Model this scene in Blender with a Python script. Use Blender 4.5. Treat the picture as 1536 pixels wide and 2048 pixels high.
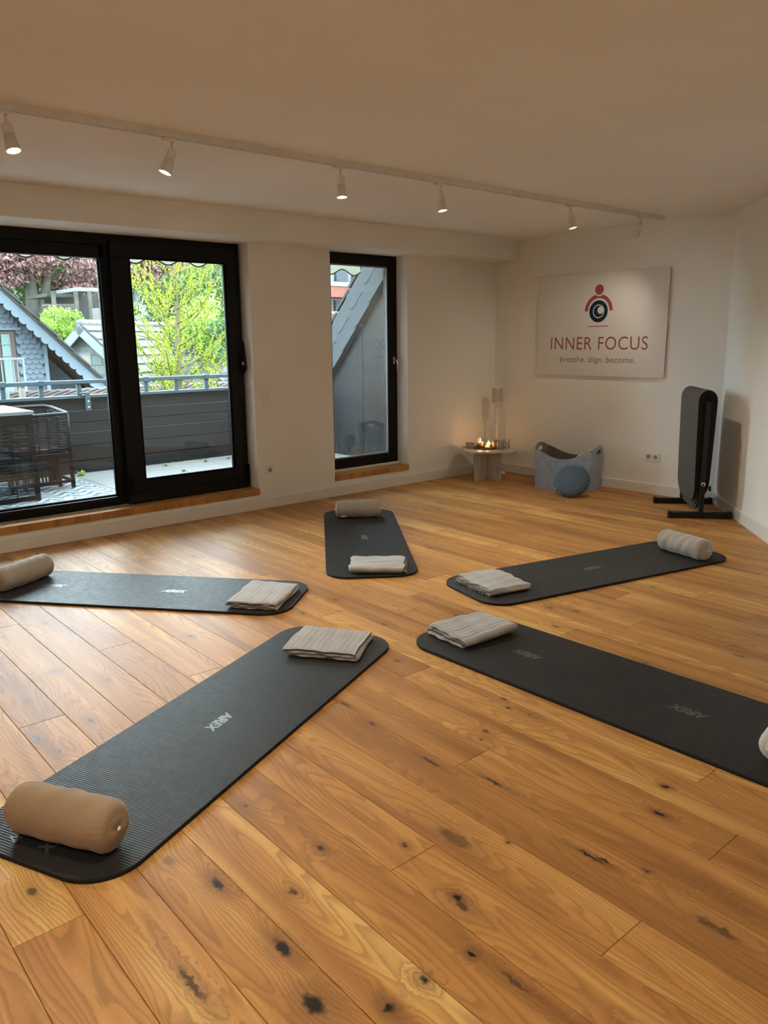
import bpy, math, random
from math import sin, cos, pi, radians as R, sqrt, atan2
from mathutils import Vector as V, Matrix
for o in list(bpy.data.objects): bpy.data.objects.remove(o)
SC = bpy.context.scene
COL = SC.collection

# ------------------------------------------------------------------ camera
FPX = 1560.165
CF = V((0.6361189, 0.7407461, -0.2159812)); CR = V((0.7570586, -0.6532587, -0.0107393)); CU = V((0.1490467, 0.1566789, 0.9763385))
CC = V((0, 0, 1.48042))
cd = bpy.data.cameras.new('camera'); cam = bpy.data.objects.new('camera', cd); COL.objects.link(cam)
cd.sensor_fit = 'VERTICAL'; cd.sensor_height = 36.0; cd.sensor_width = 27.0; cd.lens = 36.0*FPX/2048.0
cd.clip_start = 0.05; cd.clip_end = 300
cam.matrix_world = Matrix(((CR.x, CU.x, -CF.x, CC.x), (CR.y, CU.y, -CF.y, CC.y), (CR.z, CU.z, -CF.z, CC.z), (0, 0, 0, 1)))
SC.camera = cam
def at(px, py, Y):
    "point of the plane y = Y seen at photograph pixel (px, py)"
    d = CF*FPX + CR*(px-768) - CU*(py-1024)
    return CC + d*((Y-CC.y)/d.y)

# ------------------------------------------------------------------ world, exposure
W = bpy.data.worlds.new('overcast_sky'); SC.world = W; W.use_nodes = True
nt = W.node_tree; bg = nt.nodes['Background']
tc = nt.nodes.new('ShaderNodeTexCoord'); no = nt.nodes.new('ShaderNodeTexNoise'); no.inputs['Scale'].default_value = 2.2
rp = nt.nodes.new('ShaderNodeValToRGB')
rp.color_ramp.elements[0].color = (0.66, 0.80, 0.96, 1); rp.color_ramp.elements[1].color = (0.86, 0.93, 1.0, 1)
nt.links.new(tc.outputs['Generated'], no.inputs['Vector']); nt.links.new(no.outputs['Fac'], rp.inputs['Fac']); nt.links.new(rp.outputs['Color'], bg.inputs['Color'])
bg.inputs['Strength'].default_value = 22.5
SC.view_settings.view_transform = 'Standard'; SC.view_settings.look = 'None'
SC.view_settings.exposure = 0.0; SC.view_settings.gamma = 1.0; SC.view_settings.use_curve_mapping = False

# ------------------------------------------------------------------ unseen fill lights added overhead to brighten the room
def area_fill(name, loc, size, power, col, target):
    l = bpy.data.lights.new(name, 'AREA'); l.shape = 'DISK'; l.size = size; l.energy = power; l.color = col
    o = bpy.data.objects.new(name, l); COL.objects.link(o); o.location = loc
    o.rotation_euler = (V(target)-V(loc)).to_track_quat('-Z', 'Y').to_euler(); return o
WARM = (1.0, 0.91, 0.72)
for i, (x, y, e) in enumerate([(-0.6, 1.0, 18), (0.9, 1.7, 21), (0.2, -0.6, 7)]):
    area_fill('fill_light', (x, y, 2.42), 0.35, e, (1.0, 0.92, 0.74), (x, y, 0))

# ------------------------------------------------------------------ object helpers
def tag(o, label=None, cat=None, group=None, kind=None):
    if label: o['label'] = label
    if cat: o['category'] = cat
    if group: o['group'] = group
    if kind: o['kind'] = kind
    return o
def thing(name, label, cat, loc=(0, 0, 0), rz=0.0, group=None, kind=None):
    o = bpy.data.objects.new(name, None); COL.objects.link(o); o.empty_display_size = 0.05
    o.location = loc; o.rotation_euler = (0, 0, rz)
    return tag(o, label, cat, group, kind)
def root_of(o):
    while o.parent: o = o.parent
    return o
class MB:
    def __init__(s): s.v = []; s.f = []; s.sm = []
    def add(s, vs, fs, smooth=False):
        n = len(s.v); s.v += [tuple(p) for p in vs]; s.f += [tuple(i+n for i in f) for f in fs]; s.sm += [smooth]*len(fs); return s
    def box(s, a, b, M=None):
        x0, y0, z0 = a; x1, y1, z1 = b
        vs = [V(p) for p in ((x0,y0,z0),(x1,y0,z0),(x1,y1,z0),(x0,y1,z0),(x0,y0,z1),(x1,y0,z1),(x1,y1,z1),(x0,y1,z1))]
        if M: vs = [M @ p for p in vs]
        return s.add(vs, [(3,2,1,0),(4,5,6,7),(0,1,5,4),(1,2,6,5),(2,3,7,6),(3,0,4,7)])
    def prism(s, poly, d, M=None, o=(0,0,0)):
        "poly: list of 3D points (one side), d: offset vector"
        n = len(poly); P = [V(p) for p in poly]; D = V(d)
        vs = P+[p+D for p in P]
        if M: vs = [M @ p for p in vs]
        nm = sum(((P[i]-P[0]).cross(P[(i+1) % n]-P[0]) for i in range(n)), V((0,0,0)))
        flip = nm.dot(D) > 0
        fs = [tuple(range(n))[::-1] if flip else tuple(range(n)), tuple(range(n, 2*n)) if flip else tuple(range(n, 2*n))[::-1]]
        for i in range(n):
            j = (i+1) % n; q = (i, j, n+j, n+i); fs.append(q if flip else q[::-1])
        return s.add(vs, fs)
    def tube(s, path, r, n=8, cap=True, smooth=True, M=None):
        P = [V(p) for p in path]; m = len(P); vs = []; fs = []
        rr = r if isinstance(r, (list, tuple)) else [r]*m
        up = None
        for i in range(m):
            t = (P[min(i+1, m-1)]-P[max(i-1, 0)]).normalized()
            if up is None: up = V((0,0,1)) if abs(t.z) < .9 else V((1,0,0))
            a = (up-t*up.dot(t)).normalized(); up = a; b = t.cross(a)
            for k in range(n):
                an = 2*pi*k/n; vs.append(P[i]+(a*cos(an)+b*sin(an))*rr[i])
        for i in range(m-1):
            for k in range(n):
                k2 = (k+1) % n; fs.append((i*n+k, i*n+k2, (i+1)*n+k2, (i+1)*n+k))
        if cap: fs.append(tuple(range(n))[::-1]); fs.append(tuple((m-1)*n+k for k in range(n)))
        if M: vs = [M @ p for p in vs]
        return s.add(vs, fs, smooth)
    def lathe(s, prof, n=32, M=None, smooth=True):
        vs = []; fs = []; m = len(prof)
        for (r, z) in prof:
            for k in range(n): vs.append(V((r*cos(2*pi*k/n), r*sin(2*pi*k/n), z)))
        for i in range(m-1):
            for k in range(n):
                k2 = (k+1) % n; fs.append((i*n+k, i*n+k2, (i+1)*n+k2, (i+1)*n+k))
        if prof[0][0] > 1e-5: fs.append(tuple(range(n))[::-1])
        if prof[-1][0] > 1e-5: fs.append(tuple((m-1)*n+k for k in range(n)))
        if M: vs = [M @ p for p in vs]
        return s.add(vs, fs, smooth)
    def grid(s, fn, nu, nv, smooth=True, closeu=False):
        vs = [fn(i/nu, j/nv) for i in range(nu+1) for j in range(nv+1)]; fs = []
        for i in range(nu):
            for j in range(nv): fs.append((i*(nv+1)+j, (i+1)*(nv+1)+j, (i+1)*(nv+1)+j+1, i*(nv+1)+j+1))
        return s.add(vs, fs, smooth)
    def build(s, name, mat, parent=None, world=True, bevel=0, seg=2, kind=None, sub=0, autosm=False):
        me = bpy.data.meshes.new(name)
        vs = s.v
        if parent is not None and world:
            L = root_of(parent).location; vs = [(p[0]-L.x, p[1]-L.y, p[2]-L.z) for p in vs]
        me.from_pydata(vs, [], s.f); me.update()
        if any(s.sm): me.polygons.foreach_set('use_smooth', s.sm)
        me.materials.append(mat)
        o = bpy.data.objects.new(name, me); COL.objects.link(o); o.parent = parent
        if bevel:
            m = o.modifiers.new('bevel', 'BEVEL'); m.width = bevel; m.segments = seg; m.limit_method = 'ANGLE'; m.angle_limit = R(40)
        if sub:
            m = o.modifiers.new('sub', 'SUBSURF'); m.levels = sub; m.render_levels = sub
        if kind: o['kind'] = kind
        return o
def link_mesh(name, me, parent, loc=(0,0,0), rot=(0,0,0), sc=(1,1,1)):
    o = bpy.data.objects.new(name, me); COL.objects.link(o); o.parent = parent; o.location = loc; o.rotation_euler = rot; o.scale = sc; return o
def copy_tree(o, parent=None):
    c = o.copy(); COL.objects.link(c); c.parent = parent
    for ch in [x for x in bpy.data.objects if x.parent == o]: copy_tree(ch, c)
    return c
def text_mb(txt, extrude=0.0, bold=0.0, shear=0.0, spacing=1.0):
    c = bpy.data.curves.new('txt', 'FONT'); c.body = txt; c.extrude = extrude; c.offset = bold; c.shear = shear; c.space_character = spacing
    c.resolution_u = 6
    o = bpy.data.objects.new('txt', c); COL.objects.link(o)
    bpy.context.view_layer.update()
    me = bpy.data.meshes.new_from_object(o.evaluated_get(bpy.context.evaluated_depsgraph_get()))
    vs = [v.co.copy() for v in me.vertices]; fs = [tuple(p.vertices) for p in me.polygons]
    bpy.data.objects.remove(o); bpy.data.curves.remove(c)
    x0 = min(v.x for v in vs); x1 = max(v.x for v in vs); y0 = min(v.y for v in vs); y1 = max(v.y for v in vs)
    return vs, fs, (x0, x1, y0, y1)

# ------------------------------------------------------------------ material helpers
class NM:
    def __init__(s, name):
        s.m = bpy.data.materials.new(name); s.m.use_nodes = True; s.t = s.m.node_tree; s.b = s.t.nodes['Principled BSDF']
    def n(s, typ, **kw):
        x = s.t.nodes.new('ShaderNode'+typ)
        for k, v in kw.items(): setattr(x, k, v)
        return x
    def l(s, a, b): s.t.links.new(a, b)
    def val(s, sock, v):
        if hasattr(v, 'links') or isinstance(v, bpy.types.NodeSocket): s.l(v, sock)
        else: sock.default_value = v
    def math(s, op, a, b=0.0, c=0.0, clamp=False):
        x = s.n('Math', operation=op, use_clamp=clamp); s.val(x.inputs[0], a); s.val(x.inputs[1], b); s.val(x.inputs[2], c); return x.outputs[0]
    def mix(s, f, a, b, mode='MIX'):
        x = s.n('Mix', data_type='RGBA', blend_type=mode); s.val(x.inputs[0], f)
        s.val(x.inputs[6], a if isinstance(a, bpy.types.NodeSocket) else (*a[:3], 1)); s.val(x.inputs[7], b if isinstance(b, bpy.types.NodeSocket) else (*b[:3], 1)); return x.outputs[2]
    def noise(s, vec, scale, detail=2, rough=.5, dist=0.0):
        x = s.n('TexNoise'); s.l(vec, x.inputs['Vector']) if vec else None
        x.inputs['Scale'].default_value = scale; x.inputs['Detail'].default_value = detail; x.inputs['Roughness'].default_value = rough; x.inputs['Distortion'].default_value = dist
        return x.outputs['Fac']
    def mapr(s, v, a, b, c=0.0, d=1.0, smooth=False):
        x = s.n('MapRange'); x.interpolation_type = 'SMOOTHSTEP' if smooth else 'LINEAR'
        s.val(x.inputs[0], v)
        for i, k in enumerate((a, b, c, d)): x.inputs[i+1].default_value = k
        return x.outputs[0]
    def vmul(s, v, k):
        x = s.n('VectorMath', operation='MULTIPLY'); s.l(v, x.inputs[0]); x.inputs[1].default_value = k; return x.outputs[0]
    def vadd(s, v, k):
        x = s.n('VectorMath', operation='ADD'); s.l(v, x.inputs[0]); s.val(x.inputs[1], k); return x.outputs[0]
    def bump(s, h, dist=.002, st=1.0):
        x = s.n('Bump'); x.inputs['Distance'].default_value = dist; x.inputs['Strength'].default_value = st; s.l(h, x.inputs['Height']); s.l(x.outputs[0], s.b.inputs['Normal'])
    def geo(s): return s.n('NewGeometry').outputs['Position']
    def objc(s): return s.n('TexCoord').outputs['Object']
    def rnd(s): return s.n('ObjectInfo').outputs['Random']
def pm(name, col, rough=.5, metal=0, spec=.5, var=0.06, vs=8, bump=0, bs=200, coat=0, sheen=0):
    "plain procedural material with a little colour variation and relief"
    m = NM(name); b = m.b; P = m.objc()
    c = m.noise(P, vs, 3); f = m.mapr(c, .3, .7, 1-var, 1+var)
    x = m.n('VectorMath', operation='SCALE'); x.inputs[0].default_value = col[:3]; m.l(f, x.inputs['Scale']); m.l(x.outputs[0], b.inputs['Base Color'])
    b.inputs['Roughness'].default_value = rough; b.inputs['Metallic'].default_value = metal; b.inputs['Specular IOR Level'].default_value = spec
    if coat: b.inputs['Coat Weight'].default_value = coat
    if sheen: b.inputs['Sheen Weight'].default_value = sheen
    if bump: m.bump(m.noise(P, bs, 3), bump)
    return m.m
MT = {}
MT['black_metal'] = pm('black_metal', (.0045, .0045, .005), .42, 0, .18)
MT['black_gasket'] = pm('black_gasket', (.004, .004, .0045), .7, 0, .1)
MT['white_plastic'] = pm('white_plastic', (.78, .76, .72), .35)
MT['grey_plastic'] = pm('grey_plastic', (.30, .29, .28), .5)
MT['lamp_white'] = pm('lamp_white', (.72, .69, .64), .4)
MT['silver'] = pm('silver', (.7, .68, .62), .25, 1)
MT['rail_blue'] = pm('rail_blue', (.030, .048, .060), .5, .0, .25, .1)
MT['board_dark'] = None

def emit(name, col, st):
    m = NM(name); m.b.inputs['Base Color'].default_value = (*col, 1); m.b.inputs['Emission Color'].default_value = (*col, 1); m.b.inputs['Emission Strength'].default_value = st; return m.m
MT['lamp_glow'] = emit('lamp_glow', (1, .80, .52), 12)

def wall_mat(name, col, bs=90, bd=.0006):
    m = NM(name); P = m.geo()
    c = m.noise(P, 1.2, 2); f = m.mapr(c, .3, .7, .97, 1.03)
    x = m.n('VectorMath', operation='SCALE'); x.inputs[0].default_value = col; m.l(f, x.inputs['Scale']); m.l(x.outputs[0], m.b.inputs['Base Color'])
    m.b.inputs['Roughness'].default_value = .85; m.b.inputs['Specular IOR Level'].default_value = .2
    h = m.noise(m.vmul(P, (1, .5, 1.6)), bs, 2); h2 = m.noise(P, 9, 2)
    m.bump(m.math('ADD', h, m.math('MULTIPLY', h2, .6)), bd); return m.m
MT['wall'] = wall_mat('wall_paint', (.83, .81, .77))
MT['wall_b'] = wall_mat('wall_plaster', (.84, .82, .78), 45, .0015)
MT['ceil'] = wall_mat('ceiling_paint', (.88, .87, .85))
MT['trim'] = pm('trim_paint', (.76, .73, .67), .4, 0, .4, .02)

def glass_mat(name, tint=(.93, .98, .96), ior=1.5, refl=1.0):
    m = NM(name); t = m.t; t.nodes.remove(m.b)
    tr = m.n('BsdfTransparent'); tr.inputs[0].default_value = (*tint, 1)
    gl = m.n('BsdfGlossy'); gl.inputs['Roughness'].default_value = .0; gl.inputs[0].default_value = (1, 1, 1, 1)
    fr = m.n('Fresnel'); fr.inputs[0].default_value = ior
    mx = m.n('MixShader'); m.l(m.math('MULTIPLY', fr.outputs[0], refl), mx.inputs[0]); m.l(tr.outputs[0], mx.inputs[1]); m.l(gl.outputs[0], mx.inputs[2])
    m.l(mx.outputs[0], t.nodes['Material Output'].inputs[0]); return m.m
MT['pane'] = glass_mat('window_glass')
MT['cup_glass'] = glass_mat('cup_glass', (.96, .96, .95), 1.3)

# --- oak floor
KN = [(0.879,1.755,0.018,0.04,1),(0.886,1.438,0.02,0.05,1),(0.845,1.248,0.028,0.05,1),(0.662,1.491,0.012,0.1,0.8),(1.188,1.689,0.012,0.02,0.9),(1.017,1.588,0.016,0.02,0.8),(1.080,1.132,0.014,0.02,1),(0.967,1.128,0.016,0.025,1),(1.340,1.272,0.014,0.022,1.2),(1.223,1.112,0.012,0.014,1.1),(1.522,1.462,0.035,0.09,0.6),(1.627,1.337,0.006,0.008,1.1),(1.756,1.138,0.008,0.07,1.1),(2.250,1.183,0.012,0.016,1.1),(2.096,1.112,0.012,0.03,1.1),(1.819,0.994,0.006,0.008,1),(1.755,0.753,0.02,0.09,0.7),(1.841,1.590,0.008,0.06,1),(2.088,1.841,0.018,0.025,0.7),(2.350,1.975,0.008,0.012,1),(2.302,1.908,0.008,0.012,1),(1.772,1.821,0.007,0.06,1),(1.824,2.387,0.01,0.05,0.7),(1.023,3.552,0.02,0.03,0.7),(0.762,2.949,0.02,0.05,0.7),(0.975,2.963,0.015,0.03,0.7),(1.209,4.237,0.015,0.02,0.7),(1.708,3.525,0.012,0.03,0.8),(1.770,1.096,0.004,0.05,1),(1.385,1.533,0.01,0.012,0.9),(3.414,2.553,0.02,0.03,0.7),(3.198,2.348,0.02,0.03,0.6),(3.521,1.527,0.02,0.05,0.6),(0.824,1.936,0.025,0.03,0.5),(2.282,2.572,0.012,0.012,0.9),(1.236,0.985,0.01,0.06,0.6)]
def knot_group():
    g = bpy.data.node_groups.new('knot', 'ShaderNodeTree')
    for nm in ('P', 'C', 'S'): g.interface.new_socket(nm, in_out='INPUT', socket_type='NodeSocketVector')
    g.interface.new_socket('K', in_out='INPUT', socket_type='NodeSocketFloat')
    g.interface.new_socket('Core', in_out='OUTPUT', socket_type='NodeSocketFloat'); g.interface.new_socket('Halo', in_out='OUTPUT', socket_type='NodeSocketFloat')
    i = g.nodes.new('NodeGroupInput'); o = g.nodes.new('NodeGroupOutput')
    a = g.nodes.new('ShaderNodeVectorMath'); a.operation = 'SUBTRACT'; g.links.new(i.outputs['P'], a.inputs[0]); g.links.new(i.outputs['C'], a.inputs[1])
    b = g.nodes.new('ShaderNodeVectorMath'); b.operation = 'MULTIPLY'; g.links.new(a.outputs[0], b.inputs[0]); g.links.new(i.outputs['S'], b.inputs[1])
    c = g.nodes.new('ShaderNodeVectorMath'); c.operation = 'LENGTH'; g.links.new(b.outputs[0], c.inputs[0])
    for k, (p, q, s) in {'Core': (1.0, .35, 1), 'Halo': (4.2, .3, 1)}.items():
        m = g.nodes.new('ShaderNodeMapRange'); m.interpolation_type = 'SMOOTHSTEP'; g.links.new(c.outputs['Value'], m.inputs[0])
        m.inputs[1].default_value = p; m.inputs[2].default_value = q; m.inputs[3].default_value = 0; g.links.new(i.outputs['K'], m.inputs[4]); g.links.new(m.outputs[0], o.inputs[k])
    return g
def oak_mat(name, knots=True, tone=1.0):
    m = NM(name); b = m.b; P0 = m.geo(); r = m.rnd()
    sp = m.n('SeparateXYZ'); m.l(P0, sp.inputs[0])
    fl = m.n('CombineXYZ'); m.l(sp.outputs[0 if knots else 1], fl.inputs[0]); m.l(sp.outputs[1 if knots else 0], fl.inputs[1]); P0 = fl.outputs[0]
    off = m.n('CombineXYZ'); m.l(m.math('MULTIPLY', r, 53.0), off.inputs[0]); m.l(m.math('MULTIPLY', r, 171.0), off.inputs[1])
    P = m.vadd(P0, off.outputs[0])
    core = halo = None
    if knots:
        g = knot_group(); Pw = m.n('VectorMath', operation='ADD'); nn = m.n('TexNoise'); nn.inputs['Scale'].default_value = 45; m.l(P0, nn.inputs['Vector'])
        sc = m.n('VectorMath', operation='MULTIPLY_ADD'); m.l(nn.outputs['Color'], sc.inputs[0]); sc.inputs[1].default_value = (.03, .03, 0); sc.inputs[2].default_value = (-.015, -.015, 0)
        m.l(P0, Pw.inputs[0]); m.l(sc.outputs[0], Pw.inputs[1])
        for (x, y, a, c, k) in KN:
            q = m.n('Group'); q.node_tree = g; m.l(Pw.outputs[0], q.inputs['P']); q.inputs['C'].default_value = (x, y, 0); q.inputs['S'].default_value = (1/(a*.95), 1/(c*.95), 0); q.inputs['K'].default_value = k
            core = q.outputs['Core'] if core is None else m.math('MAXIMUM', core, q.outputs['Core'])
            halo = q.outputs['Halo'] if halo is None else m.math('MAXIMUM', halo, q.outputs['Halo'])
    # random knots of the rest of the floor
    v = m.n('TexVoronoi'); v.inputs['Scale'].default_value = 1.0; v.voronoi_dimensions = '2D'
    m.l(m.vmul(P, (4.2, 2.3, 1)), v.inputs['Vector'])
    sc2 = m.n('SeparateColor'); m.l(v.outputs['Color'], sc2.inputs[0])
    sel = m.mapr(sc2.outputs[0], .70, .74); small = m.mapr(sc2.outputs[1], .0, 1.0, .02, .09)
    wob = m.math('MULTIPLY', m.math('SUBTRACT', m.noise(P, 30, 2), .5), .09)
    d = m.math('ADD', v.outputs['Distance'], wob)
    k1 = m.math('MULTIPLY', m.math('SUBTRACT', 1, m.math('DIVIDE', d, small), clamp=True), sel)
    rk = m.mapr(k1, .0, .7, 0, .75, True)
    rh = m.math('MULTIPLY', m.mapr(d, .42, .02, 0, 1, True), sel)
    if knots:
        halo_all = m.math('MAXIMUM', halo, m.math('MULTIPLY', rh, .7)); core_all = m.math('MAXIMUM', core, rk)
    else: halo_all = m.math('MULTIPLY', rh, .7); core_all = rk
    # grain
    n1 = m.noise(m.vmul(P, (4.6, .55, 1)), 1.0, 1.8, .5)
    s2 = m.n('SeparateXYZ'); m.l(P, s2.inputs[0])
    u = m.math('ADD', m.math('MULTIPLY', s2.outputs[0], 11.0), m.math('MULTIPLY', n1, 9.0))
    u = m.math('ADD', u, m.math('MULTIPLY', halo_all, .75))
    u = m.math('ADD', u, m.math('MULTIPLY', m.noise(m.vmul(P, (60, 6, 1)), 1.0, 2), .10))
    ring = m.math('FRACT', m.math('MULTIPLY', u, 3.4))
    ring = m.math('MULTIPLY', m.mapr(ring, .35, .95, 0, 1, True), m.mapr(ring, 1.0, .95, 0, 1))
    fine = m.noise(m.vmul(P, (420, 7, 1)), 1.0, 3, .6)
    pores = m.mapr(m.noise(m.vmul(P, (900, 22, 1)), 1.0, 1), .60, .72)
    big = m.noise(m.vmul(P, (9, .55, 1)), 1.0, 3, .6, .3)
    t = m.n('ValToRGB'); cr = t.color_ramp
    A = [(0.0, (.29, .122, .032)), (.33, (.46, .208, .056)), (.58, (.58, .278, .078)), (.78, (.70, .385, .118)), (1.0, (.80, .50, .17))]
    cr.elements[0].position = 0; cr.elements[0].color = (*[c*tone for c in A[0][1]], 1); cr.elements[1].position = 1; cr.elements[1].color = (*[c*tone for c in A[-1][1]], 1)
    for p_, c_ in A[1:-1]:
        e = cr.elements.new(p_); e.color = (*[c*tone for c in c_], 1)
    m.l(m.math('ADD', m.mapr(big, .25, .78), m.math('MULTIPLY', m.math('SUBTRACT', r, .5), .42)), t.inputs[0])
    col = t.outputs[0]
    col = m.mix(m.math('MULTIPLY', ring, .45), col, (.22, .10, .035), 'MIX')
    col = m.mix(m.math('MULTIPLY', m.mapr(fine, .35, .75), .28), col, (.27, .13, .05))
    col = m.mix(m.math('MULTIPLY', pores, .35), col, (.16, .075, .03))
    # ray flecks
    fk = m.mapr(m.noise(m.vmul(P, (38, 95, 1)), 1.0, 2, .5, 1.5), .60, .70); fm = m.mapr(m.noise(m.vmul(P, (6, 1.6, 1)), 1.0, 1), .55, .65)
    col = m.mix(m.math('MULTIPLY', m.math('MULTIPLY', fk, fm), .35), col, (.62, .38, .18))
    col = m.mix(m.math('MULTIPLY', m.math('POWER', halo_all, 1.7), .60), col, (.15, .068, .03))
    col = m.mix(m.math('MULTIPLY', core_all, .95, clamp=True), col, (.016, .013, .012))
    m.l(col, b.inputs['Base Color'])
    m.l(m.math('ADD', m.mapr(fine, .3, .7, .39, .51), m.math('MULTIPLY', core_all, -.08)), b.inputs['Roughness'])
    b.inputs['Specular IOR Level'].default_value = .21
    h = m.math('ADD', m.math('MULTIPLY', fine, .5), m.math('MULTIPLY', ring, -.3)); m.bump(m.math('SUBTRACT', h, pores), .00025, .8)
    return m.m
MT['oak'] = oak_mat('oak_floor')
MT['oak_sill'] = oak_mat('oak_sill', False, .9)

# ================================================================== ROOM
H = 2.5; YW = 5.945; XW = 6.77; BZ = 2.287; BY = 5.648
DR = (-.7448, -.6673); RC = (XW, 3.298)                       # right wall leaves the corner towards the camera
RE = (RC[0]+DR[0]*6.94, RC[1]+DR[1]*6.94)
LX = -1.6
POLY = [(LX, RE[1]), RE, RC, (XW, YW), (LX, YW)]               # counter-clockwise
def struct(o, label=None): o['kind'] = 'structure'; return tag(o, label) if label else o
m = MB()
D1 = (0.95, 3.63, 0.128); W1 = (4.487, 5.443, 0.147)           # openings: x0, x1, z below sill
YO = 6.30
for x0, x1, z0, z1 in ((LX-.2, D1[0], 0, BZ), (D1[1], W1[0], 0, BZ), (W1[1], XW+.2, 0, BZ), (D1[0], D1[1], 0, D1[2]), (W1[0], W1[1], 0, W1[2]), (LX-.2, XW+.2, BZ, 2.7)):
    m.box((x0, YW, z0-.02 if z0 == 0 else z0), (x1, YO, z1))
struct(m.build('wall_left', MT['wall']), 'warm white wall with the two dark framed glass doors')
struct(MB().box((XW, 3.298, -.02), (XW+.2, YW, 2.7)).build('wall_back', MT['wall_b']), 'white end wall carrying the glossy sign')
def seg_wall(name, a, b, t=.2, z0=-.02, z1=2.7, label=None, mt='wall'):
    a = V((*a, 0)); b = V((*b, 0)); d = (b-a).normalized(); n = V((d.y, -d.x, 0))
    return struct(MB().prism([a+V((0,0,z0)), b+V((0,0,z0)), b+n*t+V((0,0,z0)), a+n*t+V((0,0,z0))], (0, 0, z1-z0)).build(name, MT[mt]), label)
seg_wall('wall_right', RE, RC, label='white wall running diagonally behind the mat rack')
seg_wall('wall_front', (LX, RE[1]), RE, label='white wall behind the viewer')
seg_wall('wall_side', (LX, YW), (LX, RE[1]), label='white wall on the far left')
struct(MB().box((LX-.2, RE[1]-.2, H), (XW+.4, YO, H+.2)).build('ceiling', MT['ceil']), 'plain warm white ceiling')
struct(MB().box((LX, BY, BZ), (XW, YW, H)).build('trim_1', MT['wall'], bevel=.004), 'boxed white beam over the glass doors')
# floor: slab and planks
floor = struct(MB().prism([(x, y, -.12) for x, y in POLY], (0, 0, .103)).build('floor', pm('subfloor', (.10, .06, .03), .8)), 'oak plank floor')
def clip(poly, cp):
    for i in range(len(cp)):
        a, b = cp[i], cp[(i+1) % len(cp)]; out = []
        f = lambda p: (b[0]-a[0])*(p[1]-a[1])-(b[1]-a[1])*(p[0]-a[0])
        for k in range(len(poly)):
            p, q = poly[k], poly[(k+1) % len(poly)]; fp, fq = f(p), f(q)
            if fp >= 0: out.append(p)
            if (fp > 0 > fq) or (fp < 0 < fq):
                t = fp/(fp-fq); out.append((p[0]+(q[0]-p[0])*t, p[1]+(q[1]-p[1])*t))
        poly = out
        if len(poly) < 3: return []
    return poly
PW = .18; PL = 2.178; X00 = .377; g = .0008
JY = {0: 1.886, 5: 1.475, 6: .898, 9: .9, 10: 2.42, 8: 1.741, 7: 2.416, 2: 3.08, 3: 4.32, 15: 2.255, 19: 2.39, 17: 2.09, 21: 2.10, 20: 1.72, 12: 4.176, 14: 5.41, 11: 3.3, 13: 3.05, 16: 3.4, 18: 3.1, 4: 2.75, 1: 2.6}
rnd = random.Random(5)
for k in range(-12, 36):
    x0 = X00+PW*k+g; x1 = x0+PW-2*g
    j = JY.get(k, rnd.uniform(0, PL)); y = j-PL*4
    while y < YW:
        pl = clip([(x0, y+g), (x1, y+g), (x1, y+PL-g), (x0, y+PL-g)], POLY); y += PL
        if not pl: continue
        A = abs(sum(pl[i][0]*pl[(i+1) % len(pl)][1]-pl[(i+1) % len(pl)][0]*pl[i][1] for i in range(len(pl))))/2
        if A < .002: continue
        cx = sum(p[0] for p in pl)/len(pl); cy = sum(p[1] for p in pl)/len(pl)
        mb = MB(); n = len(pl); b_ = .0012; ins = []
        for (px, py) in pl:
            ins.append((min(max(px, x0+b_), x1-b_), py+(b_ if py < cy else -b_)))
        mb.add([(a, b, -.017) for a, b in pl]+[(a, b, -.0009) for a, b in pl]+[(a, b, 0) for a, b in ins],
               [tuple(range(2*n, 3*n))]+[(i, (i+1) % n, n+(i+1) % n, n+i) for i in range(n)]+[(n+i, n+(i+1) % n, 2*n+(i+1) % n, 2*n+i) for i in range(n)])
        mb.build('plank', MT['oak'], floor)
# baseboards
def baseboard(name, a, b, h=.095, t=.014):
    a = V((*a, 0)); b = V((*b, 0)); d = (b-a).normalized(); n = V((-d.y, d.x, 0))
    struct(MB().prism([a+V((0,0,0.0005)), a+n*t+V((0,0,0.0005)), a+n*t+V((0,0,h-.004)), a+n*(t-.004)+V((0,0,h)), a+V((0,0,h))], b-a).build(name, MT['trim']))
baseboard('baseboard_left', (XW, YW), (LX, YW))
baseboard('baseboard_back', (XW, RC[1]+.01), (XW, YW))
baseboard('baseboard_right', RE, RC)
baseboard('baseboard_front', (LX, RE[1]), RE); baseboard('baseboard_side', (LX, YW), (LX, RE[1]))

# ------------------------------------------------------------------ door_1: lift-and-slide door
d1 = thing('door_1', 'large black framed sliding glass door to the terrace', None, (2.3, 6.10, .19), kind='structure')
BM = MT['black_metal']
f = MB(); fy0, fy1 = 6.10, 6.26
f.box((.95, fy0, 2.205), (3.63, fy1, BZ)).box((.95, fy0, .188), (3.63, fy1, .262)).box((.95, fy0, .262), (1.03, fy1, 2.205)).box((3.575, fy0+.045, .262), (3.63, fy1, 2.205))
f.build('outer_frame', BM, d1, bevel=.004)
f = MB().box((1.03, 6.125, 2.11), (2.46, 6.20, 2.205)).box((2.425, 6.125, .262), (2.545, 6.20, 2.205)).box((1.03, 6.125, .262), (1.09, 6.20, 2.11))
f.build('fixed_frame', BM, d1, bevel=.003)
MB().box((1.085, 6.158, .262), (2.43, 6.166, 2.114)).build('glass_pane', MT['pane'], d1)
MB().box((1.085, 6.145, .260), (2.43, 6.158, .274)).box((2.415, 6.145, .27), (2.43, 6.158, 2.11)).build('glazing_bead', MT['black_gasket'], d1)
lf = MB().box((2.49, 6.062, 2.125), (3.605, 6.128, 2.238)).box((2.49, 6.062, .275), (3.605, 6.128, .372)).box((2.49, 6.062, .372), (2.632, 6.128, 2.125)).box((3.475, 6.062, .372), (3.605, 6.128, 2.125))
leaf = lf.build('sliding_leaf', BM, d1, bevel=.004)
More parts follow.
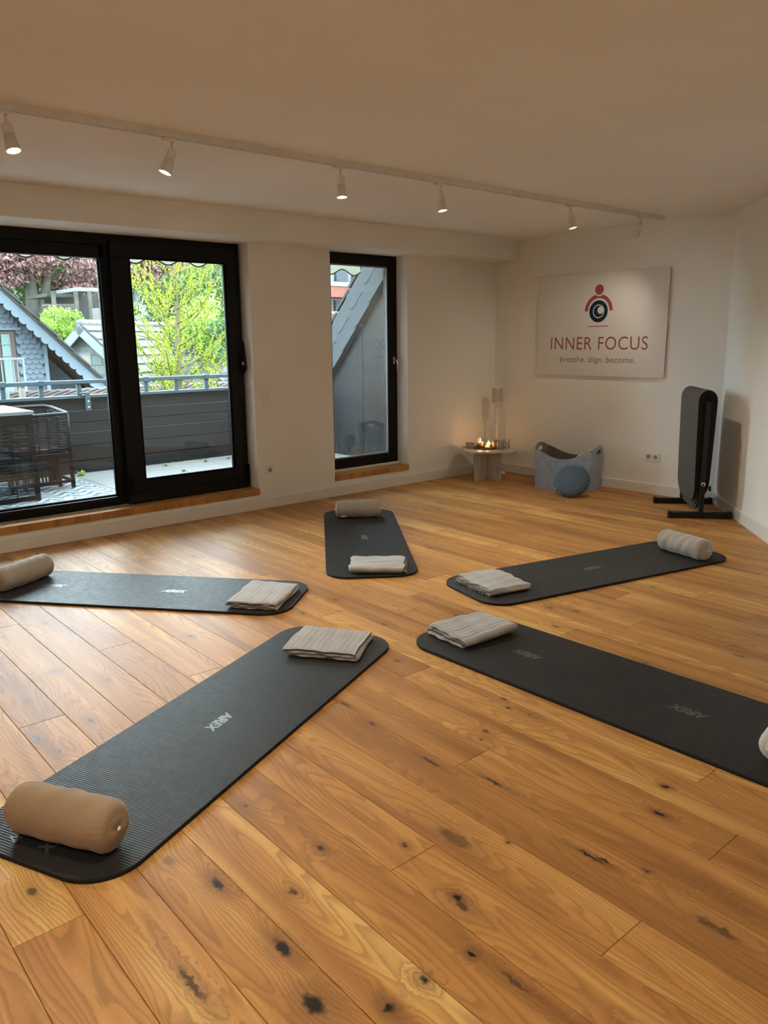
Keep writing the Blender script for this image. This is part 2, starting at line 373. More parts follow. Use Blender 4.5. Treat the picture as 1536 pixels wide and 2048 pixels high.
MB().box((2.625, 6.090, .366), (3.482, 6.098, 2.131)).build('glass_pane', MT['pane'], leaf)
MB().box((2.632, 6.072, .372), (3.475, 6.09, .386)).box((2.632, 6.072, 2.111), (3.475, 6.09, 2.125)).box((2.632, 6.072, .386), (2.646, 6.09, 2.111)).box((3.461, 6.072, .386), (3.475, 6.09, 2.111)).build('glazing_bead', MT['black_gasket'], leaf)
MB().box((2.475, 6.055, .196), (3.612, 6.10, .272)).build('bottom_cover', BM, leaf, bevel=.003)
MB().box((2.47, 6.052, .262), (2.525, 6.10, .40)).build('corner_cap', MT['black_gasket'], leaf, bevel=.004)
MB().box((3.56, 6.052, .262), (3.612, 6.10, .40)).build('corner_cap', MT['black_gasket'], leaf, bevel=.004)
h = MB().box((3.570, 6.045, 1.20), (3.606, 6.062, 1.34)).build('handle_plate', BM, leaf, bevel=.004)
MB().tube([(3.588, 6.05, 1.235), (3.588, 6.012, 1.235), (3.588, 6.003, 1.25), (3.583, 6.005, 1.36), (3.578, 6.01, 1.475)], [.011, .011, .012, .0105, .009], 10).build('handle', BM, leaf)
MB().box((3.577, 6.036, 1.275), (3.599, 6.046, 1.302)).build('lock_button', MT['silver'], leaf, bevel=.002)
s1 = MB().box((.95, YW-.013, .130), (2.455, 6.105, .188)).build('sill_board', MT['oak_sill'], d1, bevel=.002)
s2 = MB().box((2.457, YW-.013, .130), (3.635, 6.105, .188)).build('sill_board', MT['oak_sill'], d1, bevel=.002)

# ------------------------------------------------------------------ window_1: narrow glass door
w1 = thing('window_1', 'narrow black framed tall window right of the sliding door', None, (4.96, 6.10, .2), kind='structure')
f = MB().box((4.487, 6.105, 2.215), (5.443, 6.22, BZ)).box((4.487, 6.105, .205), (5.443, 6.22, .262)).box((4.487, 6.105, .262), (4.54, 6.22, 2.215)).box((5.385, 6.105, .262), (5.443, 6.22, 2.215))
f.build('outer_frame', BM, w1, bevel=.003)
f = MB().box((4.53, 6.092, 2.183), (5.415, 6.17, 2.262)).box((4.53, 6.092, .228), (5.415, 6.17, .326)).box((4.53, 6.092, .326), (4.605, 6.17, 2.183)).box((5.322, 6.092, .326), (5.415, 6.17, 2.183))
ws = f.build('sash', BM, w1, bevel=.003)
MB().box((4.60, 6.125, .32), (5.328, 6.133, 2.19)).build('glass_pane', MT['pane'], ws)
MB().box((4.605, 6.108, .326), (5.322, 6.125, .338)).box((5.310, 6.108, .338), (5.322, 6.125, 2.183)).box((4.605, 6.108, 2.171), (5.322, 6.125, 2.183)).build('glazing_bead', MT['grey_plastic'], ws)
MB().box((5.372, 6.084, 1.235), (5.392, 6.093, 1.305)).tube([(5.382, 6.088, 1.27), (5.382, 6.045, 1.27), (5.386, 6.04, 1.258), (5.388, 6.04, 1.15)], .009, 10).build('handle', MT['silver'], ws)
MB().box((4.483, YW-.013, .149), (5.447, 6.115, .205)).build('sill_board', MT['oak_sill'], w1, bevel=.002)
MB().box((4.487, 6.082, .205), (5.443, 6.106, .226)).build('sill_strip', MT['trim'], w1, bevel=.002)

# ------------------------------------------------------------------ sockets and switch
def holes(mb_, cx, y, cz, axis):
    pass
def plate(name, label, cat, c, n, w, hgt, cells):
    "wall plate: c centre on the wall, n into the room, cells = list of (dz or du, kind)"
    t = thing(name, label, cat, c)
    n = V(n); u = V((0,0,1)).cross(n); M = Matrix(((u.x, n.x, 0, c[0]), (u.y, n.y, 0, c[1]), (0, 0, 1, c[2]), (0, 0, 0, 1)))
    MB().box((-w/2, 0.0003, -hgt/2), (w/2, .009, hgt/2), M).build('frame', MT['white_plastic'], t, bevel=.0025)
    for (du, dz, kind) in cells:
        M2 = M @ Matrix.Translation((du, 0, dz))
        if kind == 'switch':
            MB().box((-.030, .009, -.030), (.030, .0135, .030), M2 @ Matrix.Rotation(R(2), 4, 'X')).build('rocker', MT['white_plastic'], t, bevel=.002)
        elif kind == 'dial':
            MB().box((-.030, .009, -.032), (.030, .012, .032), M2).build('rocker', MT['white_plastic'], t, bevel=.002)
            MB().box((.012, .012, -.026), (.026, .0128, -.022), M2).build('indicator', MT['grey_plastic'], t)
        else:
            ins = MB().box((-.028, .009, -.028), (.028, .0115, .028), M2).build('socket_insert', MT['white_plastic'], t, bevel=.002)
            R90 = M2 @ Matrix.Rotation(R(-90), 4, 'X')
            MB().lathe([(.0215, .0115), (.0215, .0122), (.0195, .0122), (.0190, .0116), (.0, .0116)], 32, R90).build('socket_well', MT['grey_plastic'], ins)
            q = MB()
            for s in (-1, 1): q.lathe([(.0, .0124), (.003, .0124), (.003, .0117)], 12, M2 @ Matrix.Translation((s*.0095, 0, 0)) @ Matrix.Rotation(R(-90), 4, 'X'))
            q.build('pin_hole', MT['black_gasket'], ins)
    return t
plate('light_switch', 'white double light switch on the wall right of the sliding door', 'switch', (3.740, YW, .975), (0, -1, 0), .081, .152, [(0, .036, 'dial'), (0, -.036, 'switch')])
plate('power_socket', 'single white power socket low on the wall between the glass doors', 'socket', (3.750, YW, .342), (0, -1, 0), .081, .081, [(0, 0, 's')])
plate('double_power_socket', 'white double power socket on the end wall left of the mat rack', 'socket', (XW, 3.932, .356), (-1, 0, 0), .152, .081, [(-.036, 0, 's'), (.036, 0, 's')])

# ------------------------------------------------------------------ track lights
tr = thing('ceiling_track', 'long white lighting track crossing the ceiling in front of the windows', 'track', (6.53, 3.845, H))
m = MB(); x0, x1 = LX+.1, 6.53
for a, b in (((x0, 3.827, 2.466), (x1, 3.836, 2.4995)), ((x0, 3.854, 2.466), (x1, 3.863, 2.4995)), ((x0, 3.836, 2.485), (x1, 3.854, 2.4995))): m.box(a, b)
m.build('rail', MT['lamp_white'], tr)
MB().box((x1, 3.826, 2.465), (x1+.012, 3.864, 2.4995)).build('end_cap', MT['lamp_white'], tr, bevel=.002)
MB().box((x0, 3.837, 2.476), (x1, 3.853, 2.4845)).build('conductor_channel', MT['grey_plastic'], tr)
def spot_light(x, d, label, lit, power, size=R(105)):
    P = V((x, 3.845, 2.466)); d = V(d).normalized()
    t = thing('track_spotlight', label, 'spotlight', P, group='spotlights on the ceiling track')
    MB().box((x-.045, 3.829, 2.452), (x+.02, 3.861, 2.4655)).build('adapter', MT['lamp_white'], t, bevel=.002)
    piv = P+V((0, 0, -.055))
    MB().tube([P+V((0, 0, -.014)), piv+V((0,0,-.01))], .006, 10).build('stem', MT['lamp_white'], t)
    M = Matrix.Translation(piv+V((0,0,-.006))) @ d.to_track_quat('Z', 'Y').to_matrix().to_4x4()
    hd = MB().lathe([(.0, -.006), (.021, -.005), (.0225, -.001), (.0228, .038), (.0218, .0385), (.0218, .0405), (.0230, .041), (.0315, .108), (.0325, .112), (.0305, .112), (.0295, .106), (.028, .098)], 32, M).build('head', MT['lamp_white'], t)
    MB().lathe([(.0, .0985), (.0285, .0985)], 32, M).build('lamp_lens', MT['lamp_glow'] if lit else MT['grey_plastic'], hd)
    l = bpy.data.lights.new('spot_lamp', 'SPOT'); l.energy = power; l.color = WARM; l.spot_size = size; l.spot_blend = 1.0; l.shadow_soft_size = .025
    o = bpy.data.objects.new('spot_lamp', l); COL.objects.link(o); o.parent = hd
    o.location = (piv+d*.118)-P; o.rotation_euler = d.to_track_quat('-Z', 'Y').to_euler()
dn = V((0, 0, -1)); r_ = V((.757, -.653, 0)); f_ = V((.652, .758, 0))
SP = 46
spot_light(1.164, dn+r_*.26-f_*.15, 'leftmost lit white spotlight on the track, cut by the left edge', True, SP)
spot_light(1.938, dn-r_*.36-f_*.2, 'second white spotlight from the left, tilted to the left', True, SP)
spot_light(2.996, dn+r_*.06-f_*.1, 'white spotlight above the middle of the room, hanging almost straight', True, SP)
spot_light(3.815, dn+r_*.14-f_*.1, 'fourth white spotlight from the left, above the narrow window', True, SP)
spot_light(5.209, dn+r_*.22-f_*.12, 'lit white spotlight nearest the sign, last one but one', True, SP)
spot_light(6.198, dn*.8+f_*.5-r_*.27, 'white spotlight at the right end of the track, turned away', True, SP*.5)

# ------------------------------------------------------------------ sign
sg = thing('wall_sign', 'glossy white acrylic sign reading INNER FOCUS on the end wall', 'sign', (XW, 4.6, 1.10))
m = NM('sign_acrylic'); m.b.inputs['Base Color'].default_value = (.74, .71, .68, 1); m.b.inputs['Roughness'].default_value = .07; m.b.inputs['Coat Weight'].default_value = .4
m.l(m.mapr(m.noise(m.geo(), 3, 2), .3, .7, .05, .09), m.b.inputs['Roughness']); MT['acrylic'] = m.m
MB().box((XW-.0195, 3.861, 1.101), (XW-.0135, 5.334, 2.094)).build('panel', MT['acrylic'], sg, bevel=.0008)
for y in (3.95, 5.24):
    for z in (1.18, 2.02): MB().lathe([(.012, 0), (.012, .0125)], 16, Matrix.Translation((XW-.0133, y, z)) @ Matrix.Rotation(R(90), 4, 'Y')).build('standoff', MT['silver'], sg)
MT['print_red'] = pm('print_red', (.34, .085, .085), .15, 0, .5, .02); MT['print_navy'] = pm('print_navy', (.012, .032, .055), .15, 0, .5, .02); MT['print_grey'] = pm('print_grey', (.16, .14, .12), .15, 0, .5, .02)
SX = XW-.0197
def S2(a, z, dx=0): return (SX-dx, 4.6-a, z)
def flat(name, polys, mat, dx=0):
    q = MB()
    for P in polys: q.add([S2(a, z, dx) for a, z in P], [tuple(range(len(P)))])
    return q.build(name, mat, sg)
circ = lambda cx, cz, rr, n=64: [(cx+rr*cos(2*pi*i/n), cz+rr*sin(2*pi*i/n)) for i in range(n)]
def ringp(cx, cz, ro, ri, a0=0, a1=2*pi, n=64):
    return [[(cx+ro*cos(a0+(a1-a0)*i/n), cz+ro*sin(a0+(a1-a0)*i/n)), (cx+ro*cos(a0+(a1-a0)*(i+1)/n), cz+ro*sin(a0+(a1-a0)*(i+1)/n)), (cx+ri*cos(a0+(a1-a0)*(i+1)/n), cz+ri*sin(a0+(a1-a0)*(i+1)/n)), (cx+ri*cos(a0+(a1-a0)*i/n), cz+ri*sin(a0+(a1-a0)*i/n))] for i in range(n)]
flat('emblem_head', [circ(0, 1.932, .049)], MT['print_red'])
def outer(an):
    Ro = .159; dx_, dz_ = cos(an), sin(an); hx, hz, hr = 0, 1.932-1.73, .063
    b_ = dx_*hx+dz_*hz; c_ = hx*hx+hz*hz-hr*hr; D = b_*b_-c_
    return min(Ro, b_-sqrt(D)) if D > 0 and b_-sqrt(D) > 0 else Ro
n = 96; pp = []
for i in range(n):
    a, b = pi*i/n, pi*(i+1)/n; oa, ob = outer(a), outer(b)
    pp.append([(oa*cos(a), 1.73+oa*sin(a)), (ob*cos(b), 1.73+ob*sin(b)), (.122*cos(b), 1.73+.122*sin(b)), (.122*cos(a), 1.73+.122*sin(a))])
flat('emblem_shoulders', pp, MT['print_red'])
flat('emblem_ring', ringp(0, 1.727, .105, .065), MT['print_navy'])
# crescent: dark disc minus light disc
cx2, cz2, r2 = .022, .010, .034; pp = []; n = 120; r1 = .056
for i in range(n):
    a = 2*pi*i/n; b = 2*pi*(i+1)/n
    def rr(t):
        # ray from a point well inside the crescent
        return t
q0 = (-.028, -.006)
def ray(q, t, C, rad):
    dx_, dz_ = cos(t), sin(t); ox, oz = q[0]-C[0], q[1]-C[1]; b_ = ox*dx_+oz*dz_; c_ = ox*ox+oz*oz-rad*rad; D = b_*b_-c_
    if D < 0: return None
    s_ = sqrt(D); k = [-b_-s_, -b_+s_]; k = [x for x in k if x > 1e-6]; return min(k) if k else None
N = 720; acc = []
rows = 90
for i in range(rows):
    z0 = -r1+2*r1*i/rows; z1 = -r1+2*r1*(i+1)/rows
    def spans(z):
        w = sqrt(max(r1*r1-z*z, 0)); k = r2*r2-(z-cz2)**2
        if k <= 0: return [(-w, w)]
        v_ = sqrt(k); out = [(-w, min(w, cx2-v_))]
        if cx2+v_ < w: out.append((cx2+v_, w))
        return out
    A, B = spans(z0), spans(z1)
    for j in range(min(len(A), len(B))):
        pp.append([(A[j][0], 1.727+z0), (A[j][1], 1.727+z0), (B[j][1], 1.727+z1), (B[j][0], 1.727+z1)])
flat('emblem_crescent', pp, MT['print_navy'])
flat('emblem_line', [[(-.119, 1.580), (.119, 1.580), (.119, 1.588), (-.119, 1.588)]], MT['print_red'])
def sign_text(name, txt, a0, a1, z0, z1, mat, ref=None, bold=0.0, spacing=1.0):
    vs, fs, bb = text_mb(txt, 0, bold, 0, spacing); rb = bb if ref is None else text_mb(ref, 0, bold)[2]
    q = MB(); q.add([S2(a0+(v.x-bb[0])/(bb[1]-bb[0])*(a1-a0), z0+(v.y-rb[2])/(rb[3]-rb[2])*(z1-z0)) for v in vs], fs)
    return q.build(name, mat, sg)
sign_text('lettering', 'INNER', -.560, -.060, 1.360, 1.482, MT['print_red'], 'I', -.002, 1.08)
sign_text('lettering', 'FOCUS', .014, .557, 1.360, 1.482, MT['print_red'], 'F', -.002, 1.08)
for w_, a_, b_ in (('breathe.', -.437, -.128), ('align.', -.098, .082), ('become.', .112, .434)): sign_text('slogan', w_, a_, b_, 1.234, 1.292, MT['print_grey'], 'b', -.002, 1.05)

# ================================================================== MATS
def mat_rubber():
    m = NM('mat_foam'); P = m.objc(); c = m.noise(P, 3, 3)
    m.l(m.mix(m.mapr(c, .3, .7), (.020, .019, .019), (.026, .025, .025)), m.b.inputs['Base Color'])
    m.l(m.mapr(m.noise(P, 40, 2), .3, .7, .42, .52), m.b.inputs['Roughness']); m.b.inputs['Specular IOR Level'].default_value = .22
    m.bump(m.noise(P, 900, 2), .0002); return m.m
MT['mat'] = mat_rubber(); MT['mat_text'] = pm('mat_text', (.085, .085, .088), .33, 0, .6, .02); MT['mat_edge'] = pm('mat_edge', (.015, .014, .015), .75, 0, .2)
ML, MW, MR, MTK = 2.0, .60, .155, .015
def mat_mesh():
    # ribbed top: strips along x, clipped to the rounded outline
    m = MB(); per = .0098; amp = .0011; sub = 6; nx = int(ML/per)*sub
    def hw(x):
        e = abs(x)-(ML/2-MR)
        return MW/2 if e <= 0 else MW/2-MR+sqrt(max(MR*MR-e*e, 0))
    vs = []; fs = []
    for i in range(nx+1):
        x = -ML/2+ML*i/nx; w = max(hw(x)-.0015, .0005); ph = (i % sub)/sub
        z = MTK-amp*(1-abs(sin(pi*ph)))
        for s in (-1, 1): vs.append((x, s*w, z))
    for i in range(nx): fs.append((2*i, 2*i+2, 2*i+3, 2*i+1))
    m.add(vs, fs, True)
    return m
def mat_outline(n=16, ins=0):
    P = []
    for sx, sy, a0 in ((1, 1, 0), (-1, 1, 90), (-1, -1, 180), (1, -1, 270)):
        for k in range(n+1):
            a = R(a0+90*k/n); P.append((sx*(ML/2-MR)+(MR-ins)*cos(a), sy*(MW/2-MR)+(MR-ins)*sin(a)))
    return P
_top = _side = None
def letters(t, off, rev=False):
    vs, fs, bb = text_mb('AIREX', .0, .045, .28, .92)
    w, hh = .158, .050; q = MB(); sgn = -1 if rev else 1
    q.add([(off+sgn*((v.x-bb[0])/(bb[1]-bb[0])-.5)*w, sgn*((v.y-bb[2])/(bb[3]-bb[2])-.5)*hh, MTK+.0002) for v in vs], fs)
    return q.build('embossed_lettering', MT['mat_text'], t, world=False)
def mark(t, off, side=0):
    q = MB(); a = .022
    for P in ([(-1, -1), (0, 1.1), (.0, .5), (-.55, -.62)], [(1, -1), (0, 1.1), (0, .5), (.55, -.62)], [(-.62, -.75), (.62, -.75), (.45, -.35), (-.45, -.35)]):
        q.add([(off+x*a, side+y*a, MTK+.0003) for x, y in P], [(0, 1, 2, 3)])
    q.build('embossed_emblem', MT['mat_text'], t, world=False)
def mat(x, y, th, label, logos, rev, marks=()):
    global _top, _side
    t = thing('exercise_mat', label, 'mat', (x, y, 0.0006), th, 'exercise mats laid out in a star')
    if _top is None:
        _top = mat_mesh().build('ribbed_surface', MT['mat'], t, world=False).data
        P = mat_outline(16); Q = mat_outline(16, .002); n = len(P); s = MB()
        s.add([(a, b, .0) for a, b in Q]+[(a, b, .0015) for a, b in P]+[(a, b, MTK-.002) for a, b in P]+[(a, b, MTK-.0006) for a, b in Q],
              [tuple(range(n))[::-1]]+[(k*n+i, k*n+(i+1) % n, (k+1)*n+(i+1) % n, (k+1)*n+i) for k in range(3) for i in range(n)], True)
        _side = s.build('foam_body', MT['mat_edge'], t, world=False).data
    else:
        link_mesh('ribbed_surface', _top, t); link_mesh('foam_body', _side, t)
    for o_ in logos: letters(t, o_, rev)
    for o_, s_ in marks: mark(t, o_, s_)
    return t
mat(1.407, 2.6017, .4262, 'grey ribbed exercise mat at the front left under the large brown bolster', (-.07, -.87, .73), True, [(-.93, .12)])
mat(1.8224, 4.3944, -.8855, 'bluish sheened exercise mat on the left in front of the sliding door', (.22, -.58), False)
mat(3.6246, 4.4524, -2.1995, 'exercise mat at the far middle pointing away from the viewer', (0.0, ), False)
mat(4.1968, 2.8143, -.2246, 'exercise mat on the right behind, pointing to the mat rack', (0.0,), False, [(-.93, .02)])
mat(2.7764, 1.7251, -1.5469, 'dark exercise mat at the front right, cut by the right edge', (-.465, .335), True)

# ------------------------------------------------------------------ bolsters
def cloth_mat(name, col, bs=260, st=.0006, stripes=0, var=.06):
    m = NM(name); P = m.objc(); c = m.noise(P, 6, 3); f = m.mapr(c, .3, .7, 1-var, 1+var)
    x = m.n('VectorMath', operation='SCALE'); x.inputs[0].default_value = col; m.l(f, x.inputs['Scale']); colr = x.outputs[0]
    m.b.inputs['Roughness'].default_value = .85; m.b.inputs['Specular IOR Level'].default_value = .25; m.b.inputs['Sheen Weight'].default_value = .25
    h = m.noise(P, bs, 3)
    if stripes:
        s = m.n('SeparateXYZ'); m.l(P, s.inputs[0]); w = m.math('SINE', m.math('ADD', m.math('MULTIPLY', s.outputs[0], stripes), m.math('MULTIPLY', m.noise(P, 9, 2), 5)))
        colr = m.mix(m.mapr(w, -1, 1, 0, .22), colr, tuple(min(1, c_*1.22) for c_ in col)); h = m.math('ADD', h, m.math('MULTIPLY', w, .7))
    m.l(colr, m.b.inputs['Base Color']); m.bump(h, st); return m.m
MT['bolster'] = cloth_mat('bolster_cotton', (.31, .205, .125)); MT['bolster_l'] = cloth_mat('bolster_linen', (.36, .30, .25)); MT['bolster_in'] = cloth_mat('bolster_pleat', (.25, .17, .11))
def bolster(x, y, th, L, rad, label, style, mtl, seed, tagpos=None):
    t = thing('bolster_cushion', label, 'cushion', (x, y, MTK+.0008), th, 'bolster cushions on the mats')
    rn = random.Random(seed); n = 96; cz = rad*.955
    ph = [rn.uniform(0, 6.28) for _ in range(8)]
    def wr(u, a): # wrinkles
        e = abs(u)/(L/2)
        return .0026*sin(a*3+u*38+ph[0])*sin(u*21+ph[1])+.0019*sin(u*95+a*2+ph[2])*max(0, sin(a+ph[3]))+.0014*sin(a*24+ph[4])*max(0, (e-.72)/.28)**1.3
    er = .030
    pts = []
    for i in range(56):
        u = -L/2+er+(L-2*er)*i/55; pts.append((u, rad*(1-.035*(abs(u)/(L/2))**4), 1))
    A = [(-L/2+er*(1-sin(k*pi/2/7)), rad*.965-er*(1-cos(k*pi/2/7)), .5) for k in range(7, 0, -1)]
    B = [(-a, b, c) for a, b, c in reversed(A)]
    prof = A+pts+B; vs = []; fs = []
    for (u, rr, k) in prof:
        for j in range(n):
            a = 2*pi*j/n; q = rr+wr(u, a)*(1 if k == 1 else .6)
            yy, zz = q*cos(a), q*sin(a)
            if zz < -rad*.90: zz = -rad*.90-(abs(zz)-rad*.90)*.35
            vs.append((u, yy, zz+cz))
    m_ = len(prof)
    for i in range(m_-1):
        for j in range(n): fs.append((i*n+j, (i+1)*n+j, (i+1)*n+(j+1) % n, i*n+(j+1) % n))
    body = MB().add(vs, fs, True).build('cover', mtl, t, world=False)
    for s in (-1, 1):
        r0 = prof[0][1]; q = MB(); vs = []; fs = []; K = 12
        for k in range(K+1):
            fr = 1-k/K
            for j in range(n):
                a = 2*pi*j/n; pl_ = .0045*sin(a*(22 if style == 'pleat' else 3)+ph[5])*(4*fr*(1-fr)+.15)*(1 if style == 'pleat' else .25)
                bulge = (.006 if style == 'pleat' else .004)*(1-(2*fr-1)**2)
                dim = -.012*max(0, 1-fr*6) if style == 'pleat' else 0
                rr = r0*fr; yy, zz = rr*cos(a), rr*sin(a)
                if zz < -rad*.90: zz = -rad*.90
                vs.append((s*(L/2+bulge+pl_+dim), yy, zz+cz))
        for k in range(K):
            for j in range(n):
                f4 = (k*n+j, (k+1)*n+j, (k+1)*n+(j+1) % n, k*n+(j+1) % n); fs.append(f4 if s < 0 else f4[::-1])
        q.add(vs, fs, True).build('end_panel', mtl, t, world=False)
        MB().lathe([(.0, .0), (.006, .001), (.008, .003), (.005, .006), (0, .007)], 14, Matrix.Translation((s*(L/2+(.0 if style == 'pleat' else .005)), 0, cz)) @ Matrix.Rotation(R(90*s), 4, 'Y')).build('button', MT['white_plastic'] if style != 'pleat' else MT['bolster_in'], t, world=False)
        if style == 'pipe':
            pth = [(s*(L/2-.004), (r0+.003)*cos(2*pi*j/40), max((r0+.003)*sin(2*pi*j/40), -rad*.9)+cz) for j in range(41)]
            MB().tube(pth, .0022, 6, cap=False).build('piping', mtl, t, world=False)
    if tagpos:
        MB().box((tagpos[0], -rad*1.01*cos(tagpos[1])-.002, cz-rad*sin(tagpos[1])-.006), (tagpos[0]+.045, -rad*1.0*cos(tagpos[1])-.0005, cz-rad*sin(tagpos[1])+.006)).build('care_label', MT['white_plastic'], t, world=False)
    return t
bolster(.634, 2.222, R(-61), .370, .0775, 'large brown bolster on the front left mat', 'pipe', MT['bolster'], 1)
bolster(1.335, 5.015, R(28), .40, .075, 'taupe bolster with pleated end at the left edge, by the sliding door', 'pleat', MT['bolster_l'], 2)
bolster(4.035, 5.035, R(-37), .375, .074, 'taupe bolster at the far end of the middle mat', 'pipe', MT['bolster_l'], 3, (-.145, .75))
bolster(4.925, 2.58, R(76), .385, .075, 'light taupe bolster on the right mat nearest the mat rack', 'pipe', MT['bolster_l'], 4)
bolster(2.828, 1.005, R(3), .40, .062, 'light bolster with pleated end cut off by the right edge', 'pleat', cloth_mat('bolster_pale', (.60, .55, .50)), 5)

# ------------------------------------------------------------------ blankets
MT['blanket'] = cloth_mat('blanket_muslin', (.32, .285, .255), 300, .0009, 210)
MT['blanket_d'] = cloth_mat('blanket_fold', (.40, .33, .27), 300, .0009, 300)
def blanket(x, y, th, L, Wd, label, layers=4, seed=0, fringe=None, hgt=.044, sag=.006, skew=0.0):
    t = thing('folded_blanket', label, 'blanket', (x, y, MTK+.0008), th, 'folded blankets on the mats')
    rn = random.Random(seed); p = [rn.uniform(0, 6.28) for _ in range(10)]
    tk = hgt/layers; rr = tk/2
    # serpentine centre line in (u, z), folded at alternating ends
    path = []; nseg = 26
    for k in range(layers):
        z = rr+k*tk; a, b = (-L/2+rr, L/2-rr) if k % 2 == 0 else (L/2-rr, -L/2+rr)
        inset = 0.006*sin(p[k % 8]*3); a2, b2 = a, b
        if k == 0: a2 = a+.02
        for i in range(nseg+1): path.append((a2+(b2-a2)*i/nseg, z, k))
        if k < layers-1:
            s = 1 if k % 2 == 0 else -1
            for i in range(1, 6):
                an = -pi/2+pi*i/6; path.append((b2+s*rr*cos(an)*.9, z+rr+rr*sin(an), k+.5))
    nv = 30; th_ = tk*.44
    P = []; m_ = len(path)
    for i, (u, z, k) in enumerate(path):
        a = path[max(i-1, 0)]; b = path[min(i+1, m_-1)]; du, dz = b[0]-a[0], b[1]-a[1]; l = math.hypot(du, dz) or 1
        P.append((u, z, -dz/l, du/l, k))
    def surf(side):
        def fn(a, b):
            i = int(round(a*(m_-1))); u, z, nu, nz, k = P[i]; v = (b-.5)*(Wd-.012*abs(sin(k*2.1+p[0])))
            e = max(0, abs(b-.5)*2-.90)/.10
            wz = (z/hgt)*(sag*sin(u*14+p[1])*cos(v*11+p[2])+.0022*sin(v*45+u*12+p[3])+.0016*sin(u*70+p[4]+v*9))
            edge = (.004*sin(u*33+p[5]+k*1.7)+.0035*sin(u*71+k*3+p[6]))*(abs(b-.5)*2)**3
            t_ = th_*(1-.75*e*e)
            z2 = z+nz*side*t_+wz-.45*(z/hgt)*.010*((2*u/L)**8)*1.0
            u2 = u+nu*side*t_+.004*sin(v*19+k*1.3+p[7])*(abs(2*u/L))**6+skew*v
            return (u2, v+edge*(1 if b > .5 else -1), max(z2, .0006))
        return fn
    q = MB(); q.grid(surf(1), m_-1, nv); q.grid(surf(-1), m_-1, nv)
    n0 = len(q.v)//2
    fs = []
    for i in range(m_-1):
        for j in (0, nv): fs.append((i*(nv+1)+j, (i+1)*(nv+1)+j, n0+(i+1)*(nv+1)+j, n0+i*(nv+1)+j))
    for i in (0, m_-1):
        for j in range(nv): fs.append((i*(nv+1)+j, i*(nv+1)+j+1, n0+i*(nv+1)+j+1, n0+i*(nv+1)+j))
    q.f += fs; q.sm += [True]*len(fs)
    q.build('cloth', MT['blanket'], t, world=False)
    if fringe:
        fr = MB(); s = fringe[0]
        for k in range(fringe[1]):
            u = -L/2+.02+(L-.04)*k/(fringe[1]-1)+rn.uniform(-.004, .004); z = hgt*rn.choice((.25, .5, .62)); a = rn.uniform(-.6, .6)
            v0 = s*(Wd/2-.008); pts = [(u, v0, z), (u+.004*a, v0+s*.012, z+.001), (u+.012*a, v0+s*.020, z-.010), (u+.016*a, v0+s*.023, max(z-.024, .003))]
            fr.tube(pts, [.0022, .002, .0026, .0016], 5)
        fr.build('fringe', MT['blanket'], t, world=False, kind='stuff')
    return t
blanket(2.122, 2.895, R(-54.5), .365, .31, 'grey-brown folded blanket on the far end of the front left mat', 3, 11, hgt=.046, sag=.002)
blanket(2.285, 3.745, R(-53), .30, .40, 'folded blanket with layered edges on the blue sheened left mat', 4, 12, hgt=.044, sag=.003)
blanket(3.17, 3.765, R(47), .29, .36, 'folded blanket with fringed edge on the far middle mat', 3, 13, (-1, 26), hgt=.048)
blanket(3.445, 3.005, R(78), .37, .29, 'folded striped blanket with dark tassels on the mat by the rack', 4, 14, (1, 24), hgt=.046)
blanket(2.77, 2.545, R(86), .285, .37, 'thick folded blanket on the front right mat', 3, 15, hgt=.056)

# ================================================================== MAT RACK
MT['rack_black'] = pm('rack_black', (.010, .010, .011), .45, 0, .3)
MT['hung_mat'] = pm('hung_mat', (.075, .068, .064), .6, 0, .3, .04, 4)
MT['hung_edge'] = pm('hung_edge', (.012, .011, .010), .8, 0, .2)
ang = R(41.5); RX, RY = 6.338, 3.290; av = V((cos(ang), sin(ang), 0)); dv = V((sin(ang), -cos(ang), 0))   # av: along the wall (away), dv: towards the wall
rk = thing('mat_rack', 'black steel stand for hanging exercise mats in the right corner', 'rack', (RX, RY, 0))
Mr = Matrix(((dv.x, av.x, 0, RX), (dv.y, av.y, 0, RY), (0, 0, 1, 0), (0, 0, 0, 1)))
for s in (-1, 1):
    ft = MB().box((-.25, s*.30-.025, .0), (.25, s*.30+.025, .050), Mr).build('foot', MT['rack_black'], rk, bevel=.004)
    for e in (-1, 1): MB().box((e*.236-.016, s*.30-.028, -.0), (e*.236+.016, s*.30+.028, .056), Mr).build('foot_cap', MT['rack_black'], ft, bevel=.003)
    MB().box((-.018, s*.328-.018, .05), (.018, s*.328+.012, .965), Mr).build('post', MT['rack_black'], rk, bevel=.003)
MB().tube([Mr @ V((0, -.325, .955)), Mr @ V((0, .335, .955))], .014, 12).build('top_bar', MT['rack_black'], rk)
MB().box((-.012, -.30, .10), (.012, .30, .13), Mr).build('cross_bar', MT['rack_black'], rk, bevel=.002)
Mb = Mr @ Matrix.Translation((0, -.346, .292)) @ Matrix.Rotation(R(90), 4, 'X')
MB().lathe([(.009, .0), (.017, .0), (.018, .004), (.017, .007), (.009, .007)], 24, Mb).build('bolt_ring', MT['silver'], rk)
MB().lathe([(.0, .0), (.0090, .0), (.0090, .0085), (0, .0085)], 16, Mb).build('bolt', MT['black_gasket'], rk)
MB().lathe([(.0, .0), (.022, .0), (.024, .012), (.0, .014)], 20, Mr @ Matrix.Translation((.052, -.33, .255)) @ Matrix.Rotation(R(90), 4, 'Y')).build('clamp_knob', MT['rack_black'], rk)
NL = 4; T_ = .0145
